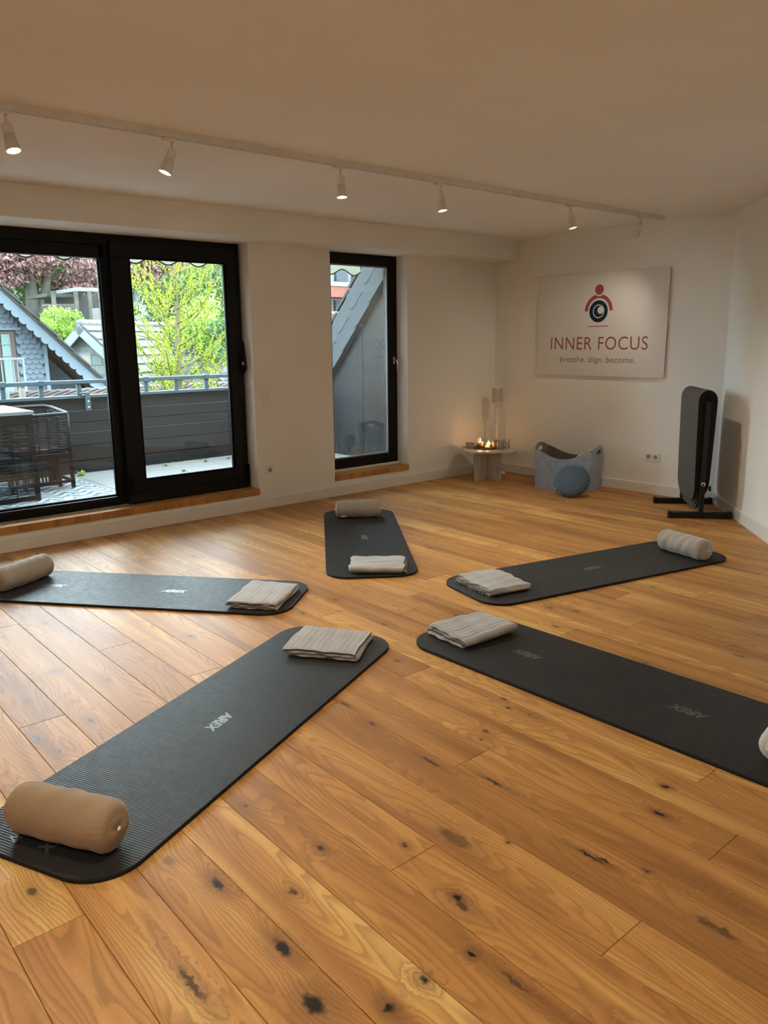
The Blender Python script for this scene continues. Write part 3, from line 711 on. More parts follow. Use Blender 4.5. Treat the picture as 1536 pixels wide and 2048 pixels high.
for i in range(NL):
    ri = .020+i*.0155; rn = random.Random(i)
    half = .98-.03*i+(.02 if i == NL-1 else 0)
    zt = .965; wide = .60 if i < NL-1 else .60
    # centre path: up the left side, over, down the right side
    path = []
    zb = zt-half+.07+.0
    nS = 30
    for k in range(nS+1):
        f = k/nS; z = zb+(zt-zb)*f; path.append((-ri*(.62+.38*f**.6)-.0, z))
    for k in range(1, 12):
        a = pi-pi*k/12; path.append((ri*cos(a), zt+ri*sin(a)*1.25))
    for k in range(nS+1):
        f = 1-k/nS; z = zb+.05+(zt-zb-.05)*f; path.append((ri*(.62+.38*f**.6), z))
    n = len(path); Rr = .15
    top = []; 
    s_acc = [0]
    for k in range(1, n): s_acc.append(s_acc[-1]+math.hypot(path[k][0]-path[k-1][0], path[k][1]-path[k-1][1]))
    Ltot = s_acc[-1]
    def hwid(s):
        e = max(Rr-s, Rr-(Ltot-s), 0); return wide/2 if e <= 0 else wide/2-Rr+sqrt(max(Rr*Rr-e*e, 0))
    q = MB(); vs = []
    # resample more densely near the ends
    ks = []
    for j in range(100):
        x = j/99; ks.append(Ltot*(x if .1 < x < .9 else (x if x > .9 else x)))
    ks = [Rr*(1-cos(pi/2*j/14)) for j in range(14)]+[Rr+(Ltot-2*Rr)*j/70 for j in range(71)]+[Ltot-Rr+Rr*sin(pi/2*(j+1)/14) for j in range(14)]
    def pos(s):
        k = 0
        while k < n-2 and s_acc[k+1] < s: k += 1
        f = (s-s_acc[k])/max(s_acc[k+1]-s_acc[k], 1e-9); a, b = path[k], path[k+1]
        dx, dz = b[0]-a[0], b[1]-a[1]; l = math.hypot(dx, dz)
        return a[0]+dx*f, a[1]+dz*f, -dz/l, dx/l
    for s in ks:
        x, z, nx_, nz_ = pos(s); w = max(hwid(s), .004)
        for (o_, v_) in ((T_/2, -w), (T_/2, w), (-T_/2, w), (-T_/2, -w)): vs.append((x+nx_*o_, v_-.005, z+nz_*o_))
    fs_f = []; fs_e = []
    for k in range(len(ks)-1):
        b = 4*k; fs_f += [(b, b+4, b+5, b+1), (b+2, b+6, b+7, b+3)]; fs_e += [(b+1, b+5, b+6, b+2), (b+3, b+7, b+4, b)]
    hm = thing('hanging_mat', ['innermost dark exercise mat folded over the rack bar', 'second dark exercise mat folded over the rack bar, counted from inside', 'third dark exercise mat folded over the rack bar, counted from inside', 'outermost grey exercise mat folded over the rack, its broad face to the left'][i], 'mat', (RX, RY, zt+ri), group='exercise mats hanging on the rack')
    W_ = [Mr @ V(p) for p in vs]
    MB().add(W_, fs_f, True).build('face', MT['hung_mat'], hm)
    MB().add(W_, fs_e, True).build('edge', MT['hung_edge'], hm)

# ================================================================== SIDE TABLE AND THINGS ON IT
def travertine():
    m = NM('travertine'); P = m.objc(); c = m.noise(m.vmul(P, (1, 1, .15)), 38, 4, .6, .4)
    m.l(m.mix(m.mapr(c, .35, .7), (.44, .39, .33), (.62, .56, .49)), m.b.inputs['Base Color']); m.b.inputs['Roughness'].default_value = .45
    m.bump(m.noise(m.vmul(P, (1, 1, .2)), 120, 3), .0006); return m.m
MT['stone'] = travertine()
TX, TY, TZ = 6.245, 5.555, .327
tb = thing('side_table', 'low pale stone side table with cross-shaped base in the corner', 'table', (TX, TY, 0))
Mt = Matrix.Translation((TX, TY, 0)) @ Matrix.Rotation(R(-40.8), 4, 'Z')
hs, ch = .268, .055; hd_ = .235
P = [(-hs+ch, -hd_), (hs-ch, -hd_), (hs, -hd_+ch), (hs, hd_-ch), (hs-ch, hd_), (-hs+ch, hd_), (-hs, hd_-ch), (-hs, -hd_+ch)]
MB().prism([(x, y, TZ-.020) for x, y in P], (0, 0, .020), Mt).build('tabletop', MT['stone'], tb, bevel=.004)
MB().box((TX-.20, TY-.0105, .0), (TX+.19, TY+.0105, TZ-.0202)).build('leg_panel', MT['stone'], tb, bevel=.002)
MB().box((TX-.0105, TY-.185, .0), (TX+.0105, TY-.0108, TZ-.0202)).build('leg_panel', MT['stone'], tb, bevel=.002)
MB().box((TX-.0105, TY+.0108, .0), (TX+.0105, TY+.195, TZ-.0202)).build('leg_panel', MT['stone'], tb, bevel=.002)
tp = lambda px, py: None
def on_table(px, py, z=TZ):
    d = CF*FPX + CR*(px-768) - CU*(py-1024); q = CC + d*((z-CC.z)/d.z); return q
T4 = lambda x, y: (900+x/4.267, 740+y/4.267)
MT['slate_grey'] = pm('slate_grey', (.075, .075, .08), .5); MT['ceramic_pink'] = pm('ceramic_pink', (.42, .30, .27), .35); MT['ceramic_grey'] = pm('ceramic_grey', (.36, .32, .30), .35); MT['wax'] = pm('wax', (.55, .36, .22), .5, 0, .4, .03)
m = NM('flame'); m.t.nodes.remove(m.b); e_ = m.n('Emission'); e_.inputs[0].default_value = (1, .58, .20, 1); e_.inputs[1].default_value = 14; t_ = m.n('BsdfTransparent'); ad = m.n('AddShader'); m.l(e_.outputs[0], ad.inputs[0]); m.l(t_.outputs[0], ad.inputs[1]); m.l(ad.outputs[0], m.t.nodes['Material Output'].inputs[0]); MT['flame'] = m.m
m = NM('amber_shell'); c_ = m.mix(m.noise(m.objc(), 90, 2), (.85, .50, .20), (.95, .66, .34)); m.l(c_, m.b.inputs['Base Color']); m.b.inputs['Roughness'].default_value = .4; tl = m.n('BsdfTranslucent'); m.l(c_, tl.inputs[0]); mx = m.n('MixShader'); mx.inputs[0].default_value = .7; m.l(m.b.outputs[0], mx.inputs[1]); m.l(tl.outputs[0], mx.inputs[2]); m.l(mx.outputs[0], m.t.nodes['Material Output'].inputs[0]); MT['wax_glow'] = m.m
c = on_table(*T4(300, 662)); CT = V((c.x-.02, c.y-.03, TZ+.0004))
ty = thing('candle_tray', 'round dark grey tray with candles on the side table', 'tray', CT)
MB().lathe([(0, 0), (.128, 0), (.134, .004), (.138, .014), (.134, .014), (.129, .007), (0, .006)], 48, Matrix.Translation(CT)).build('dish', MT['slate_grey'], ty)
def jar(loc, name, label, rad, hh, cupmat, waxh, flame_h):
    L = V(loc); t = thing(name, label, 'candle', L, group='candles on the tray')
    M = Matrix.Translation(L)
    q = MB().lathe([(rad*.96, .0005), (rad, .004), (rad, hh), (rad-.0005, hh+.0015)], 32, M); q.f = [f for f in q.f if len(f) == 4]; q.sm = [True]*len(q.f); q.build('holder', cupmat, t)
    MB().lathe([(0, .0065), (rad-.004, .0065), (rad-.004, waxh), (0, waxh-.001)], 32, M).build('wax', MT['wax'] if hh > .05 else MT['wax_glow'], t)
    MB().tube([L+V((0, 0, waxh-.001)), L+V((0, 0, waxh+.007))], .0012, 6).build('wick', MT['black_gasket'], t)
    MB().lathe([(0, 0), (.0045, .004), (.0062, .010), (.0045, .019), (.0018, .028), (0, .033)], 14, Matrix.Translation(L+V((0, 0, waxh+.004)))).build('flame', MT['flame'], t)
    l = bpy.data.lights.new('candle_light', 'POINT'); l.energy = flame_h; l.color = (1, .50, .18); l.shadow_soft_size = .004
    o = bpy.data.objects.new('candle_light', l); COL.objects.link(o); o.parent = t; o.location = (0, 0, waxh+.016)
z1 = TZ+.0068
q = CT+CR.to_2d().to_3d()*(-.062)+f_*.015; jar((q.x, q.y, z1), 'jar_candle', 'lit candle in a tall clear glass jar on the tray', .037, .098, MT['cup_glass'], .060, .6)
q = CT+r_*.030+f_*.035; jar((q.x, q.y, z1), 'tea_light', 'lit tea light in an amber shell behind on the tray', .021, .045, MT['wax_glow'], .030, .25)
q = CT+r_*.008-f_*.045; jar((q.x, q.y, z1), 'tea_light', 'low lit tea light at the front of the tray', .024, .026, MT['wax_glow'], .018, .25)
def cuboid_box():
    L = V((TX, TY, 0))+r_*(-.178)+f_*.095; L.z = TZ+.0005
    t = thing('tissue_box', 'small grey box behind the jar candle on the side table', 'box', L, R(-38))
    MB().box((-.045, -.035, 0), (.045, .035, .045)).build('body', MT['ceramic_grey'], t, world=False, bevel=.004)
    MB().box((-.046, -.036, .045), (.046, .036, .058)).build('lid', MT['grey_plastic'], t, world=False, bevel=.003)
cuboid_box()
def mug(off, name, label, cat, mtl, rad, hh, handle):
    L = V((TX, TY, 0))+r_*off[0]+f_*off[1]; L.z = TZ+.0005
    t = thing(name, label, cat, L, group='cups on the side table'); M = Matrix.Translation(L)
    if mtl is MT['cup_glass']: q = MB().lathe([(0, .001), (rad*.86, .001), (rad*.97, .006), (rad, hh*.5), (rad*.98, hh)], 32, M); q.f = [f for f in q.f if len(f) == 4]; q.sm = [True]*len(q.f); q.build('cup', mtl, t)
    else: MB().lathe([(0, 0), (rad*.86, 0), (rad*.97, .006), (rad, hh*.5), (rad*.98, hh), (rad*.93, hh), (rad*.93, hh*.5), (rad*.85, .008), (0, .006)], 32, M).build('cup', mtl, t)
    if handle is not None:
        d = r_*cos(handle)+f_*sin(handle); MB().tube([L+d*(rad*.95)+V((0,0,hh*.82)), L+d*(rad+.018)+V((0,0,hh*.84)), L+d*(rad+.030)+V((0,0,hh*.62)), L+d*(rad+.026)+V((0,0,hh*.38)), L+d*(rad*.95)+V((0,0,hh*.22))], .005, 8).build('handle', mtl, t)
mug((.085, .045), 'mug', 'pinkish mug behind the handled mug on the side table', 'mug', MT['ceramic_pink'], .036, .088, None)
mug((.125, -.045), 'mug', 'grey-pink mug with round handle at the front of the side table', 'mug', MT['ceramic_grey'], .038, .088, -.35)
mug((.200, .03), 'drinking_glass', 'clear drinking glass at the right rear of the side table', 'glass', MT['cup_glass'], .032, .095, None)

# ------------------------------------------------------------------ speaker on stand
SPX, SPY = 6.585, 5.735
MT['spk_cloth'] = pm('speaker_grille', (.55, .51, .46), .8, 0, .2, .02, 8, .0004, 900)
spk = thing('speaker', 'small white speaker on a thin stand in the corner', 'speaker', (SPX, SPY, .785))
M = Matrix.Translation((SPX, SPY, .785))
rrp = lambda a: .052*(1+.10*abs(sin(2*a))**2)
def oct_(z, k=1.0): return [V((rrp(2*pi*i/40)*k*cos(2*pi*i/40+.2), rrp(2*pi*i/40)*k*sin(2*pi*i/40+.2), z)) for i in range(40)]
def shell(z0, z1, k=1.0):
    q = MB(); q.prism(oct_(z0, k), (0, 0, z1-z0), M); return q
shell(.009, .158, 1.0).build('grille', MT['spk_cloth'], spk); shell(0, .009, 1.02).build('base_ring', MT['white_plastic'], spk); shell(.158, .166, 1.02).build('top_plate', MT['white_plastic'], spk)
st = thing('speaker_stand', 'thin white pole stand carrying the speaker behind the side table', 'stand', (SPX, SPY, 0))
MB().lathe([(0, 0), (.105, 0), (.108, .006), (.105, .014), (0, .016)], 40, Matrix.Translation((SPX, SPY, .0005))).build('base', MT['white_plastic'], st)
MB().tube([(SPX, SPY, .015), (SPX, SPY, .772)], .0095, 14).build('pole', MT['white_plastic'], st)
MB().lathe([(.0, 0), (.035, 0), (.04, .011), (0, .0115)], 24, Matrix.Translation((SPX, SPY, .7725))).build('bracket', MT['white_plastic'], st)

# ------------------------------------------------------------------ felt basket, fleece, round cushion
def felt(name, ca, cb):
    m = NM(name); P = m.objc(); c = m.noise(P, 110, 4, .7); c2 = m.noise(P, 12, 2)
    m.l(m.mix(m.math('ADD', m.mapr(c, .35, .7), m.mapr(c2, .3, .7, -.15, .15)), ca, cb), m.b.inputs['Base Color']); m.b.inputs['Roughness'].default_value = .95; m.b.inputs['Sheen Weight'].default_value = .3
    m.bump(m.noise(P, 350, 3), .0008); return m.m
MT['felt'] = felt('grey_felt', (.22, .27, .36), (.45, .52, .65)); MT['felt_in'] = felt('felt_inside', (.13, .11, .10), (.20, .17, .15))
e1 = V((.29, -.957, 0)).normalized(); e2 = V((.957, .29, 0)).normalized()
BL, BW = .585, .36; Pc = V((6.21, 4.905, 0)); BC = Pc+e1*BL/2+e2*BW/2
bk = thing('felt_basket', 'grey-blue felt storage basket with curved rim and oval handle holes', 'basket', (BC.x, BC.y, 0))
Mb = Matrix(((e1.x, e2.x, 0, BC.x), (e1.y, e2.y, 0, BC.y), (0, 0, 1, 0), (0, 0, 0, 1)))
def bprof(s):
    "perimeter position 0..4 -> (x, y, ztop)"
    k = int(s) % 4; f = s-int(s); a = BL/2; b = BW/2
    long_z = lambda f: .395-.085*sin(pi*f)**1.3
    short_z = lambda f: .395+.05*sin(pi*f)
    bow = .02*sin(pi*f)
    if k == 0: return (-a+BL*f, -b-bow, long_z(f))
    if k == 1: return (a+bow*.8, -b+BW*f, short_z(f))
    if k == 2: return (a-BL*f, b+bow, long_z(f))
    return (-a-bow*.8, b-BW*f, short_z(f))
NP = 160; thk = .005
def handle_hole(k, f, zf):
    return k in (1, 3) and abs((f-.5)/.17)**2+abs((zf-.86)/.055)**2 < 1
nz = 44
for inner in (0, 1):
    q = MB(); vs = []; fs = []
    for i in range(NP):
        s = 4*i/NP; x, y, zt = bprof(s); sc_ = 1-(thk*2/BL if inner else 0); sy_ = 1-(thk*2/BW if inner else 0)
        for j in range(nz+1):
            zf = j/nz; tp_ = .955+.045*zf; vs.append(Mb @ V((x*sc_*tp_, y*sy_*tp_, .0 + zf*zt + (thk if inner and j == 0 else 0))))
    for i in range(NP):
        s = 4*(i+.5)/NP; k = int(s); f = s-k
        for j in range(nz):
            if handle_hole(k, f, (j+.5)/nz): continue
            a = i*(nz+1)+j; b = ((i+1) % NP)*(nz+1)+j; fc = (a, b, b+1, a+1); fs.append(fc if not inner else fc[::-1])
    q.add(vs, fs, False); q.build('outer_felt' if not inner else 'inner_felt', MT['felt'] if not inner else MT['felt_in'], bk)
    if inner: vin = vs
    else: vout = vs
q = MB()
rim = [(vout[i*(nz+1)+nz], vin[i*(nz+1)+nz]) for i in range(NP)]
q.add([p for a in rim for p in a], [(2*i, 2*((i+1) % NP), 2*((i+1) % NP)+1, 2*i+1) for i in range(NP)])
q.add([vin[i*(nz+1)] for i in range(NP)], [tuple(range(NP))]); q.add([vout[i*(nz+1)] for i in range(NP)], [tuple(range(NP))[::-1]])
q.build('rim_and_base', MT['felt_in'], bk)
fl = MB(); rn = random.Random(3)
c0 = Mb @ V((.19, -.02, 0))
def fleece(u, v):
    th = u*2*pi; ph = v*pi; r0 = 1+.10*sin(th*5+ph*3)*sin(ph*4)+.06*sin(th*13+ph*9)
    return Mb @ V((.165+.082*r0*sin(ph)*cos(th), .0+.13*r0*sin(ph)*sin(th), .285+.085*r0*cos(ph)))
fl.grid(fleece, 40, 24); m = NM('fleece'); P = m.objc(); m.b.inputs['Base Color'].default_value = (.62, .52, .38, 1); m.b.inputs['Roughness'].default_value = 1; m.bump(m.noise(P, 90, 4, .7), .012)
m.l(m.mix(m.noise(P, 60, 2), (.50, .40, .27), (.72, .62, .47)), m.b.inputs['Base Color'])
tag(fl.build('fleece_blanket', m.m), 'cream fluffy fleece tucked inside the felt basket', 'blanket')
# cushion
MT['zafu'] = cloth_mat('zafu_cotton', (.075, .108, .145), 300, .0005); 
cr_, ct_ = .172, .062
nrm = V((-.76, -.32, .62)).normalized()
zc = sqrt(1-nrm.z**2)*(cr_-.006)+nrm.z*0+.001
CZ = V((6.125, 4.385, zc+.012))
za = thing('round_cushion', 'round slate-blue meditation cushion leaning against the felt basket', 'cushion', (CZ.x, CZ.y, 0))
Mz = Matrix.Translation(CZ) @ nrm.to_track_quat('Z', 'Y').to_matrix().to_4x4()
def zf(u, v):
    a = u*2*pi; t = v*2-1; an = t*pi/2
    pl_ = .0034*sin(a*26)*max(0, cos(an))**.5*(1 if abs(t) < .8 else 0)
    rr = (cr_-.055)+.055*cos(an)+pl_*1.2
    z = ct_*sin(an)*.75+.2*pl_
    return Mz @ V((rr*cos(a), rr*sin(a), z))
MB().grid(zf, 208, 16).build('pleated_side', MT['zafu'], za)
for s in (1, -1):
    def ff(u, v):
        a = u*2*pi; rr = (cr_-.055)*(1-v)
        return Mz @ V((rr*cos(a)*s, rr*sin(a), s*(ct_*.75+.014*sin(v*pi/2)+.0012*sin(a*26*s)*(1-v)**4)))
    MB().grid(ff, 104, 8).build('round_panel', MT['zafu'], za)


# ================================================================== OUTSIDE: TERRACE
OUT = .28
def po(name, col, *a, **k): return pm(name, tuple(c*OUT for c in col), *a, **k)
def slabm():
    m = NM('granite_slab'); P = m.geo(); r = m.rnd(); c = m.noise(P, 160, 3, .7); c2 = m.noise(P, 7, 3)
    m.l(m.mix(m.math('ADD', m.mapr(c, .3, .7, .1, .8), m.math('MULTIPLY', m.math('SUBTRACT', r, .5), .25)), (.066, .067, .064), (.110, .111, .107)), m.b.inputs['Base Color']); m.b.inputs['Roughness'].default_value = .8
    m.bump(c2, .002); return m.m
MT['slab'] = slabm()
TZ0 = .10
ter = struct(MB().box((-2, YO, -.3), (5.85, 8.50, .055)).build('terrace', po('terrace_bed', (.10, .10, .09), .9)), 'roof terrace paved with pale slabs')
for i in range(11):
    for j in range(5):
        x0 = .35+.5*i; y0 = YO+.004+.43*j
        MB().box((x0+.003, y0+.003, .056), (x0+.497, y0+.427, TZ0)).build('paving_slab', MT['slab'], ter, bevel=.002, seg=1)
# parapet boards, rails
def boardm():
    m = NM('parapet_board'); P = m.geo(); r = m.rnd(); c = m.noise(m.vmul(P, (1.5, 1, 14)), 1.2, 3)
    m.l(m.mix(m.math('ADD', m.mapr(c, .3, .7, .0, .8), m.math('MULTIPLY', r, .25)), (.0055, .0057, .0063), (.011, .0112, .012)), m.b.inputs['Base Color']); m.b.inputs['Roughness'].default_value = .6; m.b.inputs['Specular IOR Level'].default_value = .15; return m.m
MT['board_dark'] = boardm()
pa = thing('parapet', 'dark horizontal board parapet around the roof terrace', 'parapet', (2.3, 8.45, TZ0))
for i, (a, b, dy) in enumerate(((.775, .902, 0), (.650, .768, .004), (.545, .643, 0), (.405, .537, .006), (.243, .397, .002), (.105, .236, .008))):
    MB().box((-2, 8.45+dy, a), (5.84, 8.475+dy, b)).build('board', MT['board_dark'], pa, bevel=.003, seg=1)
for z in (.771, .539, .40): MB().box((-2, 8.452, z-.004), (5.84, 8.47, z+.003)).build('board_joint', MT['rail_blue'] if z > .5 else MT['black_gasket'], pa)
MB().box((-2, 8.50, .1), (5.84, 8.52, .9)).build('backing', MT['black_gasket'], pa)
rl = thing('balustrade_rail', 'blue-grey metal rail on short posts above the board parapet', 'railing', (2.3, 8.45, .905))
MB().box((-2, 8.405, .9055), (5.84, 8.505, .938)).build('cap_rail', MT['rail_blue'], rl, bevel=.004)
MB().box((-2, 8.415, 1.056), (5.84, 8.475, 1.097)).build('top_rail', MT['rail_blue'], rl, bevel=.006)
for x in (1.50, 1.88, 2.25, 2.618, 3.006, 3.336, 3.752, 4.12, 4.502, 5.25): MB().box((x-.023, 8.43, .9385), (x+.023, 8.462, 1.0555)).build('rail_post', MT['rail_blue'], rl, bevel=.003)
for x in (2.25, 2.618, 3.752, 4.502, 5.25): MB().box((x-.03, 8.41, 1.05), (x+.03, 8.48, 1.104)).build('rail_sleeve', MT['rail_blue'], rl, bevel=.004)
bk2 = MB().box((3.045, 8.375, .775), (3.095, 8.40, .965)).box((3.0, 8.376, .95), (3.095, 8.44, .968)).build('bracket', MT['rail_blue'], rl, bevel=.003)
for z in (.81, .87): MB().lathe([(0, 0), (.009, 0), (.008, .006), (0, .008)], 12, Matrix.Translation((3.07, 8.375, z)) @ Matrix.Rotation(R(90), 4, 'X')).build('bolt', MT['silver'], bk2)

# own roof verge beside the terrace
MT['sheet'] = None
m = NM('zinc_sheet'); P = m.geo(); c = m.noise(m.vmul(P, (1, 12, 1.2)), 1.4, 4, .6); c2 = m.noise(m.vmul(P, (1, 9, 5)), 2.0, 4, .7)
s_ = m.n('SeparateXYZ'); m.l(P, s_.inputs[0])
low = m.math('MULTIPLY', m.mapr(s_.outputs[2], .36, .18, 0, 1, True), m.mapr(c2, .42, .58))
col = m.mix(m.mapr(c, .3, .7), (.006, .0072, .009), (.011, .0125, .0145)); col = m.mix(m.math('MULTIPLY', low, .5), col, (.035, .028, .018)); m.l(col, m.b.inputs['Base Color']); m.b.inputs['Roughness'].default_value = .5; m.b.inputs['Specular IOR Level'].default_value = .12; MT['sheet'] = m.m
MT['slate_l'] = po('slate_light', (.09, .11, .125), .6, 0, .15, .12, 6); MT['slate_d'] = po('slate_dark', (.10, .13, .15), .6, 0, .4, .15, 6); MT['tile_dark'] = po('tile_dark', (.06, .06, .058), .8, 0, .3, .2, 9)
dm = thing('roof_cheek', 'grey sheet-clad cheek wall of the own roof beside the terrace', 'wall', (5.85, 7.2, TZ0))
VX = 5.85; vz = lambda y: 1.063+(7.722-y)*1.046
for y0, y1 in ((6.305, 7.166), (7.176, 8.06), (8.07, 8.6)):
    P = [(VX, y0, TZ0+.001), (VX, y1, TZ0+.001), (VX, y1, max(vz(y1)+.1, .2)), (VX, y0, vz(y0)+.1)]
    MB().prism(P, (.012, 0, 0)).build('metal_panel', MT['sheet'], dm)
MB().box((VX+.013, 6.3, 0), (VX+.06, 8.6, .9)).build('backing', MT['black_gasket'], dm)
MB().box((VX-.004, 7.163, TZ0), (VX+.002, 7.179, 1.60)).build('seam', MT['sheet'], dm)
MB().prism([(VX+.06, 6.3, vz(6.3)+.45), (VX+.06, 8.9, vz(8.9)+.45), (VX+.06, 8.9, vz(8.9)+.02), (VX+.06, 6.3, vz(6.3)+.02)], (6.5, 0, 0)).build('roof_body', MT['tile_dark'], dm)
vg = thing('roof_verge', 'sloping verge of the own roof clad in scalloped grey slates', 'roof edge', (VX-.06, 7.2, vz(7.2)))
MB().prism([(VX-.055, 6.3, vz(6.3)), (VX-.055, 8.9, vz(8.9)), (VX-.055, 8.9, vz(8.9)+.53), (VX-.055, 6.3, vz(6.3)+.53)], (.115, 0, 0)).build('barge_board', MT['slate_d'], vg)
dd = V((0, 1, -1.046)).normalized(); nn_ = V((0, 1.046, 1)).normalized()
hh_ = .265/sqrt(1+1.046**2)*1.0
def scallop_mesh(w, h, t):
    q = MB(); pts = [(-w/2, h/2), (w/2, h/2)]+[(w/2*cos(a), -h/2+w*.30+w*.30*sin(a)*1.0 if False else -h/2+w*.36*(1+sin(a))) for a in [-pi*k/10 for k in range(0, 11)]]
    q.prism([(x, 0, z) for x, z in pts], (0, -t, 0)); return q
# two rows of big slates; the rounded end points down the slope
def verge_slate(w, h):
    q = MB(); pts = [(-h/2, w/2), (-h/2, -w/2)]+[(h/2-w*.45+w*.45*cos(a), w/2*sin(a)) for a in [(-pi/2+pi*k/10) for k in range(11)]]
    # x: down the slope, y: across it
    tilt = .010
    q.prism([V((0, 0, 0))+dd*x+nn_*y+V((-.004-tilt*(x+h/2)/h, 0, 0)) for x, y in pts], (-.006, 0, 0)); return q
vs_me = None
for row, (off, zz) in enumerate(((.0, .125), (.11, .385))):
    k = 0; y = 6.30+off*.5
    while y < 8.85:
        if vs_me is None: ob = verge_slate(.180, .235).build('slate', MT['slate_l'], vg, world=False); vs_me = ob.data
        else: ob = link_mesh('slate', vs_me, vg)
        ob.location = V((VX-.0555-(.006 if k % 2 else .0), y, vz(y)+zz))-vg.location; y += .128; k += 1
q = MB().prism([(VX-.068, 6.3, vz(6.3)+.255), (VX-.068, 8.9, vz(8.9)+.255), (VX-.068, 8.9, vz(8.9)+.262), (VX-.068, 6.3, vz(6.3)+.262)], (.01, 0, 0)).build('edge_line', MT['black_gasket'], vg)
for k in range(11):
    y = 6.35+k*.24; a = V((VX-.075, y, vz(y)+.535))
    MB().prism([a, a+dd*.32+nn_*.012, a+dd*.32+nn_*.045, a+nn_*.030], (.35, 0, 0)).build('roof_tile', MT['tile_dark'], vg)

# awning
m = NM('awning_cloth'); t = m.t; c = m.mapr(m.noise(m.vmul(m.geo(), (1, 1, 5)), 9, 2), .3, .7); cc = m.mix(c, (.17, .17, .12), (.21, .21, .17)); m.l(cc, m.b.inputs['Base Color']); m.b.inputs['Roughness'].default_value = .9
tl = m.n('BsdfTranslucent'); m.l(cc, tl.inputs[0]); mx = m.n('MixShader'); mx.inputs[0].default_value = .5; m.l(m.b.outputs[0], mx.inputs[1]); m.l(tl.outputs[0], mx.inputs[2]); m.l(mx.outputs[0], t.nodes['Material Output'].inputs[0]); MT['awning'] = m.m
aw = thing('awning', 'cream scalloped awning valance hanging outside above the glass doors', 'awning', (3.5, 6.8, 2.45))
MB().box((.6, 6.32, 2.42), (5.56, 6.80, 2.56)).build('cassette', MT['trim'], aw, bevel=.01)
AY = 6.79; zc_ = lambda x: 2.178-.028*cos(2*pi*(x-2.093)/.304)
N_ = 16*17; q = MB(); q2 = []
xs = [.62+(5.53-.62)*i/N_ for i in range(N_+1)]
q.add([p for x in xs for p in ((x, AY+.006*sin(x*9), zc_(x)), (x, AY, 2.425))], [(2*i, 2*i+2, 2*i+3, 2*i+1) for i in range(N_)], True)
q.build('valance', MT['awning'], aw)
MB().tube([(x, AY-.002+.006*sin(x*9), zc_(x)) for x in xs], .0065, 5).build('edging', po('edging_green', (.035, .05, .025), .8), aw)

# rug
rm = NM('outdoor_rug'); P = rm.geo(); s_ = rm.n('SeparateXYZ'); rm.l(P, s_.inputs[0])
zz = rm.math('PINGPONG', rm.math('MULTIPLY', s_.outputs[0], 1.0), .11)
w_ = rm.math('FRACT', rm.math('ADD', rm.math('MULTIPLY', s_.outputs[1], 7.5), rm.math('MULTIPLY', zz, 9.0)))
brk = rm.noise(rm.vmul(P, (1, 1, 0)), 16, 1)
k_ = rm.math('GREATER_THAN', rm.math('ADD', w_, rm.mapr(brk, .3, .7, -.25, .25)), .52)
rm.l(rm.mix(k_, (.165, .175, .175), (.028, .045, .062)), rm.b.inputs['Base Color']); rm.b.inputs['Roughness'].default_value = .9; rm.bump(rm.noise(P, 300, 2), .001)
rg = MB()
rg.grid(lambda u, v: (.5+2.28*u, 6.84+1.45*v, TZ0+.006+.006*sin(u*31)*sin(v*17)+.035*math.exp(-((u-.80)**2+(v-.10)**2)/.0006)), 90, 50)
rg.grid(lambda u, v: (.5+2.28*u, 6.84+1.45*(1-v), TZ0+.0008), 1, 1)
tag(rg.build('outdoor_rug', rm.m), 'blue and white zigzag outdoor rug on the terrace', 'rug')

# rattan table with pale top
MT['rattan'] = po('rattan_black', (.014, .015, .018), .5, 0, .15, .2, 30); MT['top_pale'] = po('table_glass_top', (.62, .72, .72), .25, 0, .5, .03)
MT['brown_wood'] = po('brown_wood', (.055, .032, .024), .6, 0, .4, .2, 12)
rt = thing('rattan_table', 'tall black rattan table with pale top on the terrace, cut by the left edge', 'table', (1.6, 7.6, TZ0+.01))
MB().box((1.12, 7.17, .874), (2.145, 8.06, .905)).build('tabletop', MT['top_pale'], rt, bevel=.003)
MB().box((1.125, 7.178, .80), (2.135, 8.05, .8735)).build('apron', MT['rattan'], rt, bevel=.003)
Z1 = TZ0+.012
for x, y in ((1.15, 7.20), (2.115, 7.20), (1.15, 8.03), (2.115, 8.03)): MB().box((x-.02, y-.018, Z1), (x+.02, y+.018, .7995)).build('leg', MT['rattan'], rt, bevel=.003)
def weave(name, parent, p0, p1, z0, z1, gap=.0135, rad=.0048, posts=6, depth=.006):
    q = MB(); p0 = V((*p0, 0)); p1 = V((*p1, 0)); d = p1-p0; nrm = V((-d.y, d.x, 0)).normalized(); z = z0; k = 0
    rn = random.Random(int(z0*1000))
    while z < z1:
        n_ = posts*4; q.tube([p0+d*(i/n_)+nrm*(depth*sin(pi*posts*i/n_+pi*k))+V((0, 0, z+rn.uniform(-.001, .001))) for i in range(n_+1)], rad, 4, smooth=False); z += gap; k += 1
    for i in range(posts+1): a = p0+d*(i/posts); q.box((a.x-.004, a.y-.004, z0), (a.x+.004, a.y+.004, z1))
    return q.build(name, MT['rattan'], parent, kind='stuff')
weave('woven_front', rt, (1.17, 7.195), (2.095, 7.195), .155, .80, .0155, .0042)
MB().box((1.17, 7.185, Z1+.0), (2.095, 7.205, .155)).build('bottom_rail', MT['rattan'], rt, bevel=.003)
MB().box((1.20, 7.5, .44), (2.08, 7.98, .46)).build('shelf', MT['rattan'], rt)
